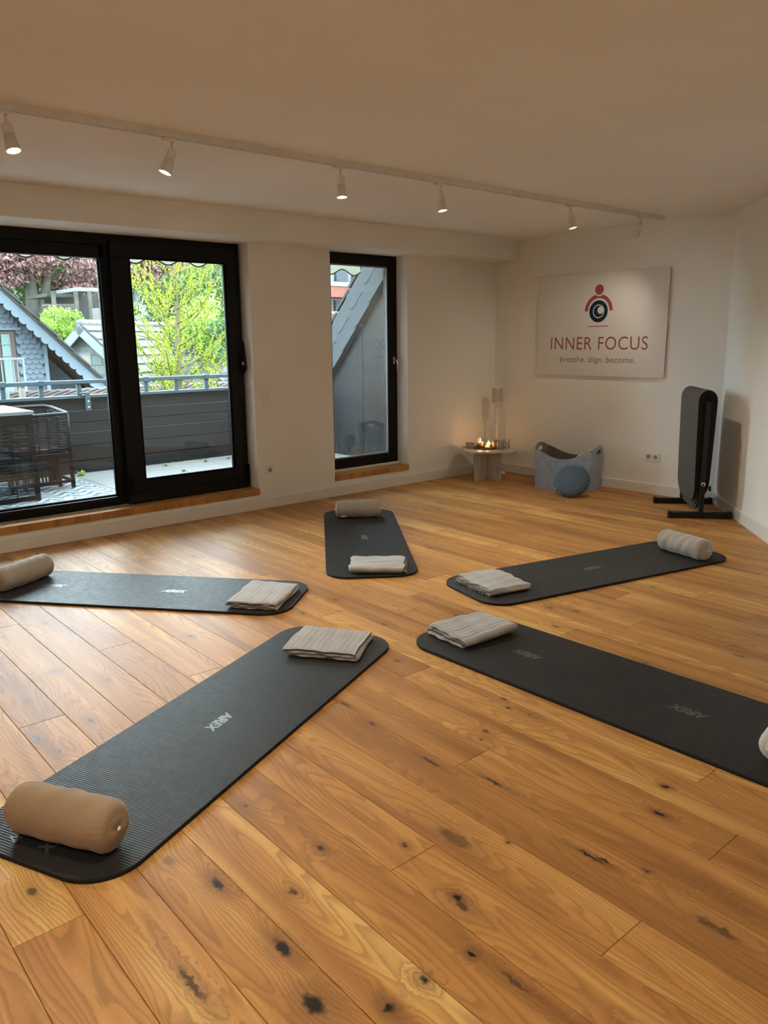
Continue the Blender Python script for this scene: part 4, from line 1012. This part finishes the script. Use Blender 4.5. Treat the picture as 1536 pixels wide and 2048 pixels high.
# rattan armchair
rc = thing('rattan_armchair', 'black woven rattan armchair on the terrace behind the table', 'chair', (2.30, 7.88, TZ0+.01))
for x, y in ((2.02, 7.62), (2.575, 7.62), (2.02, 8.16), (2.575, 8.16)): MB().box((x-.017, y-.017, Z1), (x+.017, y+.017, .455)).build('leg', MT['rattan'], rc, bevel=.004)
MB().tube([(2.02, 7.62, .815), (2.30, 7.61, .822), (2.56, 7.62, .825), (2.585, 7.66, .83), (2.585, 8.08, .86), (2.54, 8.17, .868), (2.05, 8.17, .868)], .017, 8).build('arm_rail', MT['rattan'], rc)
MB().tube([(2.575, 7.62, .455), (2.58, 7.625, .82)], .017, 8).tube([(2.575, 8.16, .455), (2.58, 8.15, .86)], .017, 8).tube([(2.02, 8.16, .455), (2.02, 8.16, .86)], .017, 8).build('upright', MT['rattan'], rc)
weave('woven_side', rc, (2.03, 7.625), (2.565, 7.625), .47, .805, .013); weave('woven_side', rc, (2.578, 7.65), (2.578, 8.14), .47, .84, .013); weave('woven_back', rc, (2.03, 8.165), (2.565, 8.165), .47, .85, .013)
MB().box((2.00, 7.60, .40), (2.595, 8.18, .456)).build('seat_frame', MT['rattan'], rc, bevel=.006)
MB().box((2.05, 7.65, .457), (2.55, 8.12, .50)).build('seat', MT['rattan'], rc, bevel=.012)
for a, b in (((2.03, 7.61, .165), (2.565, 7.63, .19)), ((2.565, 7.64, .165), (2.585, 8.14, .19))): MB().box(a, b).build('stretcher', MT['rattan'], rc)
ws_ = thing('wooden_stool', 'low brown slatted wooden stool under the rattan armchair', 'stool', (2.34, 7.86, TZ0+.01))
for x in (2.17, 2.49):
    for y in (7.74, 8.0): MB().box((x-.016, y-.014, Z1), (x+.016, y+.014, .375)).build('leg', MT['brown_wood'], ws_)
MB().box((2.14, 7.72, .376), (2.52, 8.02, .392)).build('top', MT['brown_wood'], ws_)
for k in range(9): MB().box((2.195+k*.032, 7.735, .15), (2.211+k*.032, 7.747, .33)).build('slat', MT['brown_wood'], ws_)
MB().box((2.186, 7.733, .33), (2.474, 7.749, .352)).box((2.186, 7.733, .135), (2.474, 7.749, .15)).build('slat_rail', MT['brown_wood'], ws_, kind='stuff')

# ---------------------------------------------------------------- foliage helpers
def leafm(name, ca, cb, tr=.35, sc=3.0):
    ca = tuple(k*.72 for k in ca); cb = tuple(k*.72 for k in cb)
    m = NM(name); t = m.t; r = m.mapr(m.noise(m.geo(), sc, 3, .8), .3, .7); c = m.mix(r, ca, cb); m.l(c, m.b.inputs['Base Color']); m.b.inputs['Roughness'].default_value = .6
    tl = m.n('BsdfTranslucent'); m.l(c, tl.inputs[0]); mx = m.n('MixShader'); mx.inputs[0].default_value = tr; m.l(m.b.outputs[0], mx.inputs[1]); m.l(tl.outputs[0], mx.inputs[2]); m.l(mx.outputs[0], t.nodes['Material Output'].inputs[0]); return m.m
def leaves(q, c, rad, n, size, rn, shell=.55):
    c = V(c)
    for _ in range(n):
        while True:
            d = V((rn.uniform(-1, 1), rn.uniform(-1, 1), rn.uniform(-1, 1)))
            if .02 < d.length < 1: break
        d = d.normalized()*(shell+(1-shell)*rn.random()); p = c+V((d.x*rad[0], d.y*rad[1], d.z*rad[2]))
        a = V((rn.gauss(0, 1), rn.gauss(0, 1), rn.gauss(0, 1))).normalized(); b = a.cross(V((rn.gauss(0, 1), rn.gauss(0, 1), rn.gauss(0, 1)))).normalized(); s_ = size*rn.uniform(.6, 1.3)
        q.add([p-a*s_, p-b*s_*.45, p+a*s_, p+b*s_*.45], [(0, 1, 2, 3)])
MT['bark'] = po('bark', (.14, .13, .115), .9, 0, .2, .25, 6); MT['bark_d'] = po('bark_dark', (.30, .26, .12), .9, 0, .2, .2, 9)
MT['beech'] = leafm('beech_leaf', (.075, .034, .032), (.29, .15, .135), .3, 2.2)
MT['green1'] = leafm('leaf_green', (.022, .06, .016), (.11, .20, .05), .35, 1.6); MT['green2'] = leafm('leaf_pale', (.06, .12, .035), (.22, .31, .10), .4, 2.0); MT['lime'] = leafm('leaf_lime', (.10, .20, .015), (.26, .40, .05), .4, 3)
MT['dark_leaf'] = leafm('leaf_dark', (.02, .05, .02), (.06, .12, .04), .3, 2)
# hillside behind
hill = MB(); hill.grid(lambda u, v: (-12+90*u, 25+45*v, -2.5+1.2*sin(u*9)*.4+(v*45)*.33), 40, 24)
hm_ = NM('hillside_growth'); c = hm_.noise(hm_.geo(), 1.1, 5, .7); hm_.l(hm_.mix(hm_.mapr(c, .35, .65), (.02, .045, .015), (.09, .14, .04)), hm_.b.inputs['Base Color']); hm_.b.inputs['Roughness'].default_value = 1
o = hill.build('hillside', hm_.m); o['kind'] = 'structure'; tag(o, 'overgrown hillside rising behind the houses')
gm = MB().box((-30, 9.2, -6), (70, 30, -3.2)).build('ground', hm_.m); gm['kind'] = 'structure'
def tree(name, label, px, py, Y, rw, n, size, mat_, seed, blobs=9, trunk=None, cat='tree', group='trees on the hillside', zs=.8):
    rn = random.Random(seed); c = at(px, py, Y); t = thing(name, label, cat, (c.x, c.y, c.z-rw*1.4), group=group)
    q = MB()
    for k in range(blobs):
        o_ = V((rn.uniform(-1, 1)*rw*.7, rn.uniform(-.5, .5)*rw, rn.uniform(-.8, .8)*rw*zs)); leaves(q, c+o_, (rw*.5, rw*.45, rw*.36), n//blobs, size, rn)
    q.build('foliage', mat_, t, kind='stuff')
    b = c-V((0, 0, rw*2.2)); (trunk or MB().tube([b, b+V((.1, 0, rw)), c+V((0, 0, rw*.4))], [rw*.09, rw*.07, rw*.03], 7)).build('trunk', MT['bark'], t)
    return t
# copper beech with double trunk
Yb = 30
bt = at(80, 600, Yb); beech = thing('copper_beech', 'big copper beech with a double grey trunk behind the slate gable', 'tree', (bt.x, bt.y, bt.z-3))
def P_(px, py, Y=Yb): return at(px, py, Y)
MB().tube([P_(70, 680), P_(66, 620), P_(60, 560), P_(52, 500), P_(40, 440)], [.34, .24, .19, .15, .1], 10).tube([P_(74, 660), P_(88, 610), P_(92, 570), P_(96, 520)], [.30, .22, .16, .1], 10).build('trunk', MT['bark'], beech)
q = MB(); rn = random.Random(8)
for k in range(60):
    px = rn.uniform(-70, 215); py = rn.uniform(455, 604) if px > 100 else rn.uniform(450, 560)
    if 40 < px < 100 and py > 545: continue
    py2 = py
    leaves(q, P_(px, py2, Yb+rn.uniform(-1.2, 2.5)), (1.0, .8, .45), 620, .085, rn, .2)
for k in range(16):
    px = rn.uniform(245, 345); py = rn.uniform(500, 560); leaves(q, P_(px, py, Yb+1.5), (.9, .8, .4), 420, .085, rn, .2)
q.build('foliage', MT['beech'], beech, kind='stuff')
q = MB()
for k in range(26): a = P_(rn.uniform(45, 95), rn.uniform(470, 590), Yb); b = P_(rn.uniform(-40, 210), rn.uniform(450, 580), Yb+rn.uniform(-1, 1)); q.tube([a, a.lerp(b, .5)+V((0, 0, .25)), b], [.05, .03, .012], 5)
q.build('branches', MT['bark_d'], beech, kind='stuff')
tree('dark_shrub', 'dark green shrubs under the copper beech', 150, 590, 32, 2.6, 7000, .09, MT['dark_leaf'], 21, 10, cat='shrub')
tree('dark_shrub', 'dark green growth left of the double trunk', 10, 600, 33, 3.2, 7000, .10, MT['green1'], 22, 10, cat='shrub')
tree('leafy_tree', 'mid green bushy tree beyond the larch at the right pane edge', 425, 530, 34, 3.0, 8000, .09, MT['green2'], 23, 12)
tree('leafy_tree', 'deep green tree behind the lamp post', 400, 605, 36, 2.8, 7000, .09, MT['green1'], 24, 10)
tree('leafy_tree', 'green tree behind the middle of the larch', 330, 590, 37, 3.4, 7000, .10, MT['green1'], 25, 10)
tree('garden_shrub', 'fresh green garden shrub right behind the larch', 400, 665, 22, 1.3, 5000, .06, MT['lime'], 26, 9, cat='shrub')
tree('garden_shrub', 'green shrub at the right pane edge over the rail', 452, 690, 21, .9, 3500, .06, MT['green1'], 27, 7, cat='shrub')
tree('hedge', 'bright lime hedge between the slate gable and the grey house', 112, 664, 23, .85, 6000, .045, MT['lime'], 28, 10, cat='hedge', group=None)
tree('leafy_tree', 'green tree behind the far apartment building', 700, 500, 44, 5, 5000, .14, MT['green1'], 29, 10)
# shed / pergola under the beech
sh = thing('garden_shed', 'open timber garden shed with flat pale roof under the beech', 'shed', tuple(at(140, 640, 27)))
def pbox(name, par, px0, py0, px1, py1, Y, depth, mat_, **kw):
    a = at(px0, py1, Y); b = at(px1, py0, Y); return MB().box((a.x, Y, a.z), (b.x, Y+depth, b.z)).build(name, mat_, par, **kw)
MT['shed_dark'] = po('shed_dark', (.03, .03, .025), .9); MT['stonewall'] = po('rubble_stone', (.14, .14, .115), .9, 0, .2, .3, 3); MT['pale'] = po('pale_render', (.36, .40, .42), .8, 0, .2, .03)
pbox('roof', sh, 154, 576, 196, 582, 26.5, 2, MT['pale']); pbox('back_wall', sh, 94, 590, 196, 645, 28, .1, MT['shed_dark']); pbox('roof', sh, 94, 588, 154, 593, 26.6, 2, MT['shed_dark'])
for px in (109, 154, 181): pbox('post', sh, px, 582, px+1.3, 645, 26.4, .08, MT['stonewall'])
rw_ = thing('retaining_wall', 'weathered rubble wall on the slope under the beech', 'wall', tuple(at(120, 625, 29)))
for r0 in range(3):
    for k in range(7): pbox('stone', rw_, 94+k*8+r0*3, 608+r0*5, 101+k*8+r0*3, 612.4+r0*5, 25.5, .5, MT['stonewall'])
pbox('core', rw_, 94, 609, 150, 623, 25.6, .4, MT['shed_dark'])

# ---------------------------------------------------------------- slate gable house
Yg = 14.0
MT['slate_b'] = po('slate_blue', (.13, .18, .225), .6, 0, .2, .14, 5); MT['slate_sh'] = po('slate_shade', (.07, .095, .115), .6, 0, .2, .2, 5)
MT['barge'] = po('barge_slate', (.20, .26, .31), .6, 0, .2, .08, 5); MT['win_brown'] = po('window_brown', (.075, .028, .024), .5)
A = at(0, 583, Yg); B = at(188, 754, Yg); sl = (B-A); 
def rake(x, dz=0): return A.z+(x-A.x)*sl.z/sl.x-dz
xL, xR = A.x-1.6, B.x+1.2; xc = at(92, 700, Yg).x
hs1 = thing('slate_house', 'blue-grey slate-clad gable house beyond the terrace rail', 'house', (4, Yg, -1))
MB().prism([(xL, Yg, -3), (xc, Yg, -3), (xc, Yg, rake(xc, .2)), (xL, Yg, rake(xL, .2))], (0, 4.6, 0)).build('wall', MT['slate_sh'], hs1)
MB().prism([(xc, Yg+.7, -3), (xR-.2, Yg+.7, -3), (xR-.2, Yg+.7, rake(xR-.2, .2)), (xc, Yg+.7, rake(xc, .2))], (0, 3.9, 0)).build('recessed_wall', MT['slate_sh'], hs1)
MB().prism([(xL, Yg-.30, rake(xL, .06)), (xR, Yg-.30, rake(xR, .06)), (xR, Yg-.30, rake(xR, .0)), (xL, Yg-.30, rake(xL, 0))], (0, 5, 0)).build('roof', MT['tile_dark'], hs1)
MB().prism([(xL, Yg-.28, rake(xL, .24)), (xR, Yg-.28, rake(xR, .24)), (xR, Yg-.28, rake(xR, .062)), (xL, Yg-.28, rake(xL, .062))], (0, .04, 0)).build('barge_board', MT['barge'], hs1)
an_s = atan2(sl.z, sl.x)
tm = sm_ = bm_ = None
x = A.x-.3
while x < B.x+.5:
    if tm is None:
        ob = MB().prism([(0, 0, -.01), (.36, 0, .012), (.36, 0, .040), (0, 0, .022)], (0, .4, 0)).build('roof_tile', MT['tile_dark'], hs1, world=False); tm = ob.data
    else: ob = link_mesh('roof_tile', tm, hs1)
    ob.location = V((x, Yg-.33, rake(x)))-hs1.location; ob.rotation_euler = (0, -an_s, 0); x += .255
x = A.x-.2
while x < B.x+.3:
    pts = [(-.075, .06), (.075, .06)]+[(.075*cos(a), .055*sin(a)) for a in [-pi*k/8 for k in range(9)]]
    if bm_ is None: ob = MB().prism([(u, 0, w) for u, w in pts], (0, -.012, 0)).build('barge_slate', MT['barge'], hs1, world=False); bm_ = ob.data
    else: ob = link_mesh('barge_slate', bm_, hs1)
    ob.location = V((x, Yg-.285, rake(x, .235)))-hs1.location; ob.rotation_euler = (0, -an_s, 0); x += .105
def scale_slates(x0, x1, z0, z1, Y, dx, dz, mat_, skip):
    global sm_
    r0 = 0; z = z0
    pts = [(-dx*.5, dz*.9), (dx*.5, dz*.9), (dx*.5, -dz*.05)]+[(dx*.5*cos(a), -dz*.05+dz*.55*sin(a)) for a in [-pi*k/6 for k in range(1, 6)]]+[(-dx*.5, -dz*.05)]
    me = MB().prism([(u, -.004-.02*(dz*.9-w)/dz, w) for u, w in pts], (0, -.007, 0)).build('slate', mat_, hs1, world=False); me.location = (0, 3, 0); data = me.data; bpy.data.objects.remove(me)
    while z < z1:
        x = x0+(dx/2 if r0 % 2 else 0)
        while x < x1:
            if z < rake(x, .30) and not skip(x, z):
                ob = link_mesh('slate', data, hs1); ob.location = V((x, Y-.001, z))-hs1.location
            x += dx*1.01
        z += dz; r0 += 1
wa = at(-30, 663, Yg); wb = at(38, 770, Yg)
scale_slates(A.x-.12, xc-.04, .86, 2.3, Yg, .108, .082, MT['slate_b'], lambda x, z: (x < wb.x+.05 and z < wa.z+.04))
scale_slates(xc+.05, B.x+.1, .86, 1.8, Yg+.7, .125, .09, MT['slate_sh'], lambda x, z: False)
MB().box((xL, Yg-.06, wa.z+.02), (at(40, 663, Yg).x, Yg+.02, wa.z+.06)).build('window_hood', MT['barge'], hs1)
MB().box((xc-.05, Yg-.03, -1), (xc+.01, Yg+.01, rake(xc, .22))).build('corner_slates', MT['barge'], hs1)
wn = MB().box((wb.x-.075, Yg-.03, -.5), (wb.x, Yg+.02, wa.z)).box((wa.x-.3, Yg-.03, wa.z-.035), (wb.x-.075, Yg+.02, wa.z)).box((at(1, 700, Yg).x-.03, Yg-.03, -.5), (at(1, 700, Yg).x, Yg+.02, wa.z-.035)).build('window', MT['win_brown'], hs1)
pal = MT['pale']
q = MB()
for py in (688, 711): z = at(10, py, Yg).z; q.box((at(2, 700, Yg).x, Yg-.035, z-.007), (wb.x-.075, Yg-.02, z+.007))
q.build('glazing_bars', MT['pale'], wn, kind='stuff')
MB().box((wa.x-.3, Yg-.012, -.5), (wb.x-.075, Yg-.008, wa.z-.035)).build('glass_pane', po('window_dark', (.05, .07, .07), .1), wn)
q = MB(); q.grid(lambda u, v: (at(4, 700, Yg).x+.17*u, Yg-.018+.006*sin(u*40), .7+(wa.z-.04-.7)*v), 60, 1); q.build('curtain', po('curtain_teal', (.28, .44, .42), .9), wn)
# balcony railing of that house
rb = thing('balcony_railing', 'slim white balcony railing in front of the slate house window', 'railing', tuple(at(20, 760, 13.3)))
z = at(20, 717, 13.3).z; xr = at(48, 720, 13.3).x; xl = at(-60, 720, 13.3).x
MB().box((xl, 13.28, z-.02), (xr, 13.32, z+.012)).build('top_rail', MT['pale'], rb); MB().box((xr-.03, 13.28, .2), (xr, 13.32, z-.02)).build('post', MT['pale'], rb)
for px in (4, 12, 20, 28, 36): x = at(px, 740, 13.3).x; MB().box((x-.006, 13.29, .2), (x+.006, 13.31, z-.02)).build('baluster', MT['pale'], rb)

# ---------------------------------------------------------------- grey gable house with tiled roof
az = R(36); a_ = V((cos(az), sin(az), 0)); g_ = V((sin(az), -cos(az), 0)); SLP = .90
AP = at(157, 647, 20.0); LR = 5.4; HG = 3.4
h2 = thing('grey_house', 'grey clad gable house with white barge boards and grey tiled roof', 'house', (AP.x, AP.y, -2))
dnr = (g_-V((0, 0, SLP))).normalized(); dnl = (-g_-V((0, 0, SLP))).normalized()
MT['clad'] = po('grey_cladding', (.24, .28, .27), .7, 0, .3, .06, 3); MT['tile_grey'] = po('tile_grey', (.15, .155, .16), .75, 0, .3, .2, 3); MT['ridge'] = po('ridge_tile', (.22, .22, .21), .7, 0, .3, .1, 5)
G0 = AP+a_*.25-V((0, 0, .12))
MB().prism([G0, G0+g_*HG-V((0, 0, HG*SLP)), G0+g_*HG-V((0, 0, 5)), G0-g_*HG-V((0, 0, 5)), G0-g_*HG-V((0, 0, HG*SLP))], a_*(LR-.3)).build('wall', po('clad_joint', (.12, .14, .14), .8), h2)
nr = V((0, 0, 1))*1.0
for d_, nm in ((dnr, 'r'), (dnl, 'l')):
    n2 = d_.cross(a_).normalized(); n2 = n2 if n2.z > 0 else -n2
    Ls = HG*sqrt(1+SLP*SLP)+.4
    MB().prism([AP, AP+a_*LR, AP+a_*LR+d_*Ls, AP+d_*Ls], -n2*.06).build('roof_deck', MT['tile_dark'], h2)
    MB().prism([AP-a_*.02-n2*.02, AP-a_*.02+d_*Ls-n2*.02, AP-a_*.02+d_*Ls-n2*.22, AP-a_*.02-n2*.22], a_*.05).build('barge_board', pal, h2)
n2 = dnr.cross(a_).normalized(); n2 = n2 if n2.z > 0 else -n2
tme = None
for r0 in range(11):
    for k in range(18):
        w = LR/18; o_ = AP+a_*(w*(k+.0))+dnr*(.31*r0)+n2*(.004)
        if tme is None:
            pp = [a_*.005-dnr*.03, a_*(w-.005)-dnr*.03, a_*(w-.005)+dnr*.31, a_*.005+dnr*.31]
            q = MB(); top = [pp[0]+n2*.01, pp[1]+n2*.01, pp[2]+n2*.055, pp[3]+n2*.055]
            q.add([*pp, *top], [(3, 2, 1, 0), (4, 5, 6, 7), (0, 1, 5, 4), (1, 2, 6, 5), (2, 3, 7, 6), (3, 0, 4, 7)]); ob = q.build('roof_tile', MT['tile_grey'], h2, world=False); tme = ob.data
        else: ob = link_mesh('roof_tile', tme, h2)
        ob.location = o_-h2.location
rm2 = None
for k in range(18):
    if rm2 is None:
        q = MB().tube([V((0, 0, 0)), a_*.32], [.085, .10], 8); ob = q.build('ridge_tile', MT['ridge'], h2, world=False); rm2 = ob.data
    else: ob = link_mesh('ridge_tile', rm2, h2)
    ob.location = AP+a_*(.3*k)+V((0, 0, .01))-h2.location
cme = None
for r0 in range(12):
    zt = .30+.24*r0; wdt = zt/SLP-.12
    if wdt < .15: continue
    k = -int(wdt/.42)-1
    while k*.42 < wdt:
        u0 = k*.42+(.21 if r0 % 2 else 0); u1 = u0+.41; k += 1
        u0 = max(u0, -wdt); u1 = min(u1, wdt)
        if u1-u0 < .06 or u0 < -1.8: continue
        b0 = G0-a_*.012-V((0, 0, zt+.12))
        MB().prism([b0+g_*u0, b0+g_*u1, b0+g_*u1+V((0, 0, .225)), b0+g_*u0+V((0, 0, .225))], a_*.012).build('cladding_panel', MT['clad'], h2)
# small window of that gable
def gpt(px, py):
    d = CF*FPX+CR*(px-768)-CU*(py-1024); o_ = G0-a_*.03; t_ = (o_-CC).dot(a_)/d.dot(a_); return CC+d*t_
w0, w1_ = gpt(159, 732), gpt(181, 706); ux = (w1_-w0).dot(g_); uz = w1_.z-w0.z
def grect(u0, u1, z0, z1, th=.03, off=0): b_ = w0-a_*off; return [b_+g_*u0+V((0, 0, z0)), b_+g_*u1+V((0, 0, z0)), b_+g_*u1+V((0, 0, z1)), b_+g_*u0+V((0, 0, z1))]
q = MB()
e_ = .055
for r4 in ((0, ux, 0, e_), (0, ux, uz-e_, uz), (0, e_, e_, uz-e_), (ux-e_, ux, e_, uz-e_)): q.prism(grect(*r4), a_*.04)
wf = q.build('window', pal, h2); MB().prism(grect(e_, ux-e_, e_, uz-e_, off=-.01), a_*.01).build('glass_pane', po('window_ochre', (.25, .19, .11), .3), wf)
ch = at(201, 646, 22.5); MB().box((ch.x-.13, 22.3, ch.z-.8), (ch.x+.16, 22.7, at(201, 616, 22.3).z)).build('chimney', po('chimney_mauve', (.22, .19, .20), .8), h2)
# low barge of a neighbouring roof at the lower right of the right pane
b0, b1 = at(408, 728, 17), at(447, 752, 17)
nb = thing('garage_roof', 'low roof with white barge board just over the rail, right of the larch', 'roof', tuple(b1-V((0, 0, 1.5))))
MB().prism([b0, b1, b1-V((0, 0, .12)), b0-V((0, 0, .12))], (0, .05, 0)).build('barge_board', pal, nb); MB().prism([b0+V((0, .06, 0)), b1+V((0, .06, 0)), b1+V((0, .06, -1.5)), b0+V((0, .06, -1.5))], (.0, 4, 0)).build('roof', MT['tile_grey'], nb)
# white house far back, lamp posts
wh = thing('white_house', 'white rendered house with bluish roof window far behind the larch', 'house', tuple(at(255, 610, 33)))
pbox('wall', wh, 236, 560, 272, 610, 33, 4, pal); pbox('window', wh, 256, 577, 268, 604, 32.95, .06, MT['slate_b']); pbox('roof', wh, 236, 546, 276, 561, 32.8, 4.4, MT['slate_sh']); pbox('roof_window', wh, 264, 548, 274, 560, 32.75, .06, MT['slate_b'])
lp = thing('street_lamp', 'white street lamp between the trees in the right pane', 'street lamp', tuple(at(427, 655, 28)))
a, b = at(427, 655, 28), at(426, 590, 28); MB().tube([a, b], .035, 8).build('pole', pal, lp); MB().tube([b+V((-.12, 0, 0)), b+V((.08, 0, .02))], .05, 8).build('lamp_head', pal, lp)

# brick-red tiled roof just beyond the parapet
lr = thing('red_tile_roof', 'low red-brown scale tiled roof seen between the terrace rails', 'roof', (3, 10.5, -.5))
rz = lambda y: .28+(y-9.3)*.155
MB().prism([(-2, 9.3, rz(9.3)-.02), (-2, 12.6, rz(12.6)-.02), (-2, 12.6, rz(12.6)-.3), (-2, 9.3, rz(9.3)-.3)], (12, 0, 0)).build('roof_deck', po('deck_dark', (.04, .03, .03), .9), lr)
q = MB(); s_ = .075; j = 0; y = 9.35
while y < 12.5:
    x = 1.6+(s_ if j % 2 else 0)
    while x < 8.5: q.add([(x-s_*.95, y, rz(y)+.004), (x, y-s_*.95, rz(y-s_)+.018), (x+s_*.95, y, rz(y)+.004), (x, y+s_*.95, rz(y+s_)-.004)], [(0, 1, 2, 3)]); x += 2*s_
    y += s_; j += 1
q.build('scale_tiles', po('tile_redbrown', (.16, .085, .065), .7, 0, .4, .3, 2.5), lr, kind='stuff')
wp = thing('timber_post', 'weathered timber post seen between the terrace rails at the far left', 'post', (at(43, 790, 9.0).x, 9.0, .2))
MB().tube([(wp.location.x, 9.0, .1), (wp.location.x+.01, 9.0, 1.0)], .035, 8).build('shaft', po('old_timber', (.25, .22, .15), .9), wp)
MB().tube([(wp.location.x-.17, 9.0, .1), (wp.location.x-.17, 9.0, 1.02)], .05, 10).build('drainpipe', MT['barge'], wp)

# ---------------------------------------------------------------- larch
Yl = 11.0
MT['larch'] = leafm('larch_needle', (.29, .41, .008), (.47, .60, .025), .45, 6)
base = at(356, 760, Yl); topp = at(345, 470, Yl); rn = random.Random(42)
la = thing('larch_tree', 'young larch with bright yellow-green needles in front of the grey roof', 'tree', (base.x, base.y, -2.5))
tk_ = MB().tube([V((base.x+.1, base.y, -2.5)), base, base.lerp(topp, .5)+V((.03, 0, 0)), topp, topp+V((0, 0, 1.2))], [.075, .045, .030, .018, .006], 8).build('trunk', MT['bark_d'], la)
wood = MB(); ndl = MB()
def tuft(p, s):
    for _ in range(4):
        a = V((rn.gauss(0, 1), rn.gauss(0, 1), rn.gauss(0, 1)+.3)).normalized(); b = a.cross(V((rn.gauss(0, 1), rn.gauss(0, 1), rn.gauss(0, 1)))).normalized()
        ndl.add([p-a*s*.8, p-b*s*.55, p+a*s, p+b*s*.55], [(0, 1, 2, 3)])
def limb(p, d, L, r, depth):
    n = max(5, int(L/.042)); pts = [p]; q_ = p.copy(); dd_ = d.copy()
    for i in range(n):
        dd_ = (dd_+V((rn.gauss(0, .05), rn.gauss(0, .05), .045+rn.gauss(0, .04)))).normalized(); q_ = q_+dd_*(L/n); pts.append(q_.copy())
    wood.tube(pts, [r*(1-.8*i/n) for i in range(n+1)], 4)
    for i in range(1 if depth else 3, n+1):
        for h_ in range(2): tuft(pts[i]+(pts[i-1]-pts[i])*(.5*h_)+V((rn.gauss(0, .007), rn.gauss(0, .007), rn.gauss(0, .007))), rn.uniform(.013, .022))
        if depth < 1 and rn.random() < .34 and 1 < i < n:
            s_ = V((rn.gauss(0, 1), rn.gauss(0, 1), rn.gauss(0, .35)+.2)).normalized(); limb(pts[i], (dd_*.75+s_*.6).normalized(), L*rn.uniform(.22, .5), r*.45, depth+1)
hh = topp.z+1.0
for k in range(70):
    z = -.6+(hh+.5)*(k/69); f = min(1, max(.0, (hh+.5-z)/(hh+1.1))); tx = base.x+(topp.x-base.x)*max(0, (z-base.z)/(topp.z-base.z))
    a = k*2.4+rn.uniform(-.3, .3); L = .25+1.15*f**.8*rn.uniform(.75, 1.15)
    limb(V((tx, Yl, z)), V((cos(a), sin(a), rn.uniform(.15, .55))), L, .012+.008*f, 0)
wood.build('branches', MT['bark_d'], la, kind='stuff'); ndl.build('needles', MT['larch'], la, kind='stuff')

# ---------------------------------------------------------------- apartment building seen through the narrow window
ab = thing('apartment_building', 'white apartment building with brick-red balcony bands behind the roof verge', 'building', tuple(at(690, 700, 32)))
MT['brick_red'] = po('brick_red', (.36, .12, .085), .8, 0, .2, .12, 2)
pbox('wall', ab, 640, 470, 760, 700, 32, 8, pal)
for py in (571, 628): pbox('balcony', ab, 640, py, 745, py+22, 30.8, 1.2, MT['brick_red']); pbox('balcony_cap', ab, 640, py-4, 745, py-.5, 30.75, 1.25, pal)
for px0, px1, py0, py1 in ((671, 697, 535, 566), (670, 690, 600, 625), (705, 725, 535, 566)): wdw = pbox('window', ab, px0, py0, px1, py1, 31.9, .1, MT['win_brown']); pbox('glass_pane', wdw, px0+2, py0+2, px1-2, py1-2, 31.85, .05, MT['slate_sh'])
# weeds between the slabs
def weed(px, py, sc_, label, mat_):
    d = CF*FPX+CR*(px-768)-CU*(py-1024); p = CC+d*((TZ0-CC.z)/d.z); t = thing('weed', label, 'plant', p, group='weeds on the terrace'); q = MB(); r_n = random.Random(int(px))
    for k in range(16):
        a = r_n.uniform(0, 6.28); dd_ = V((cos(a), sin(a), r_n.uniform(.3, 1.3))).normalized(); s_ = V((-sin(a), cos(a), 0)); L = sc_*r_n.uniform(.5, 1)
        q.add([p+V((0, 0, .001)), p+dd_*L*.55+s_*L*.22, p+dd_*L, p+dd_*L*.55-s_*L*.22], [(0, 1, 2, 3)])
    q.build('leaves', mat_, t)
weed(163, 951, .09, 'green weed at the foot of the parapet left of the mullion', MT['lime'])
for px, py, l_ in ((330, 932, 'pale dry weed on the slabs, left one in the right pane'), (368, 943, 'pale dry weed in the middle of the right pane slabs'), (411, 924, 'small dry weed near the parapet in the right pane'), (456, 918, 'dry weed at the right edge of the sliding pane')): weed(px, py, .05, l_, MT['green2'])
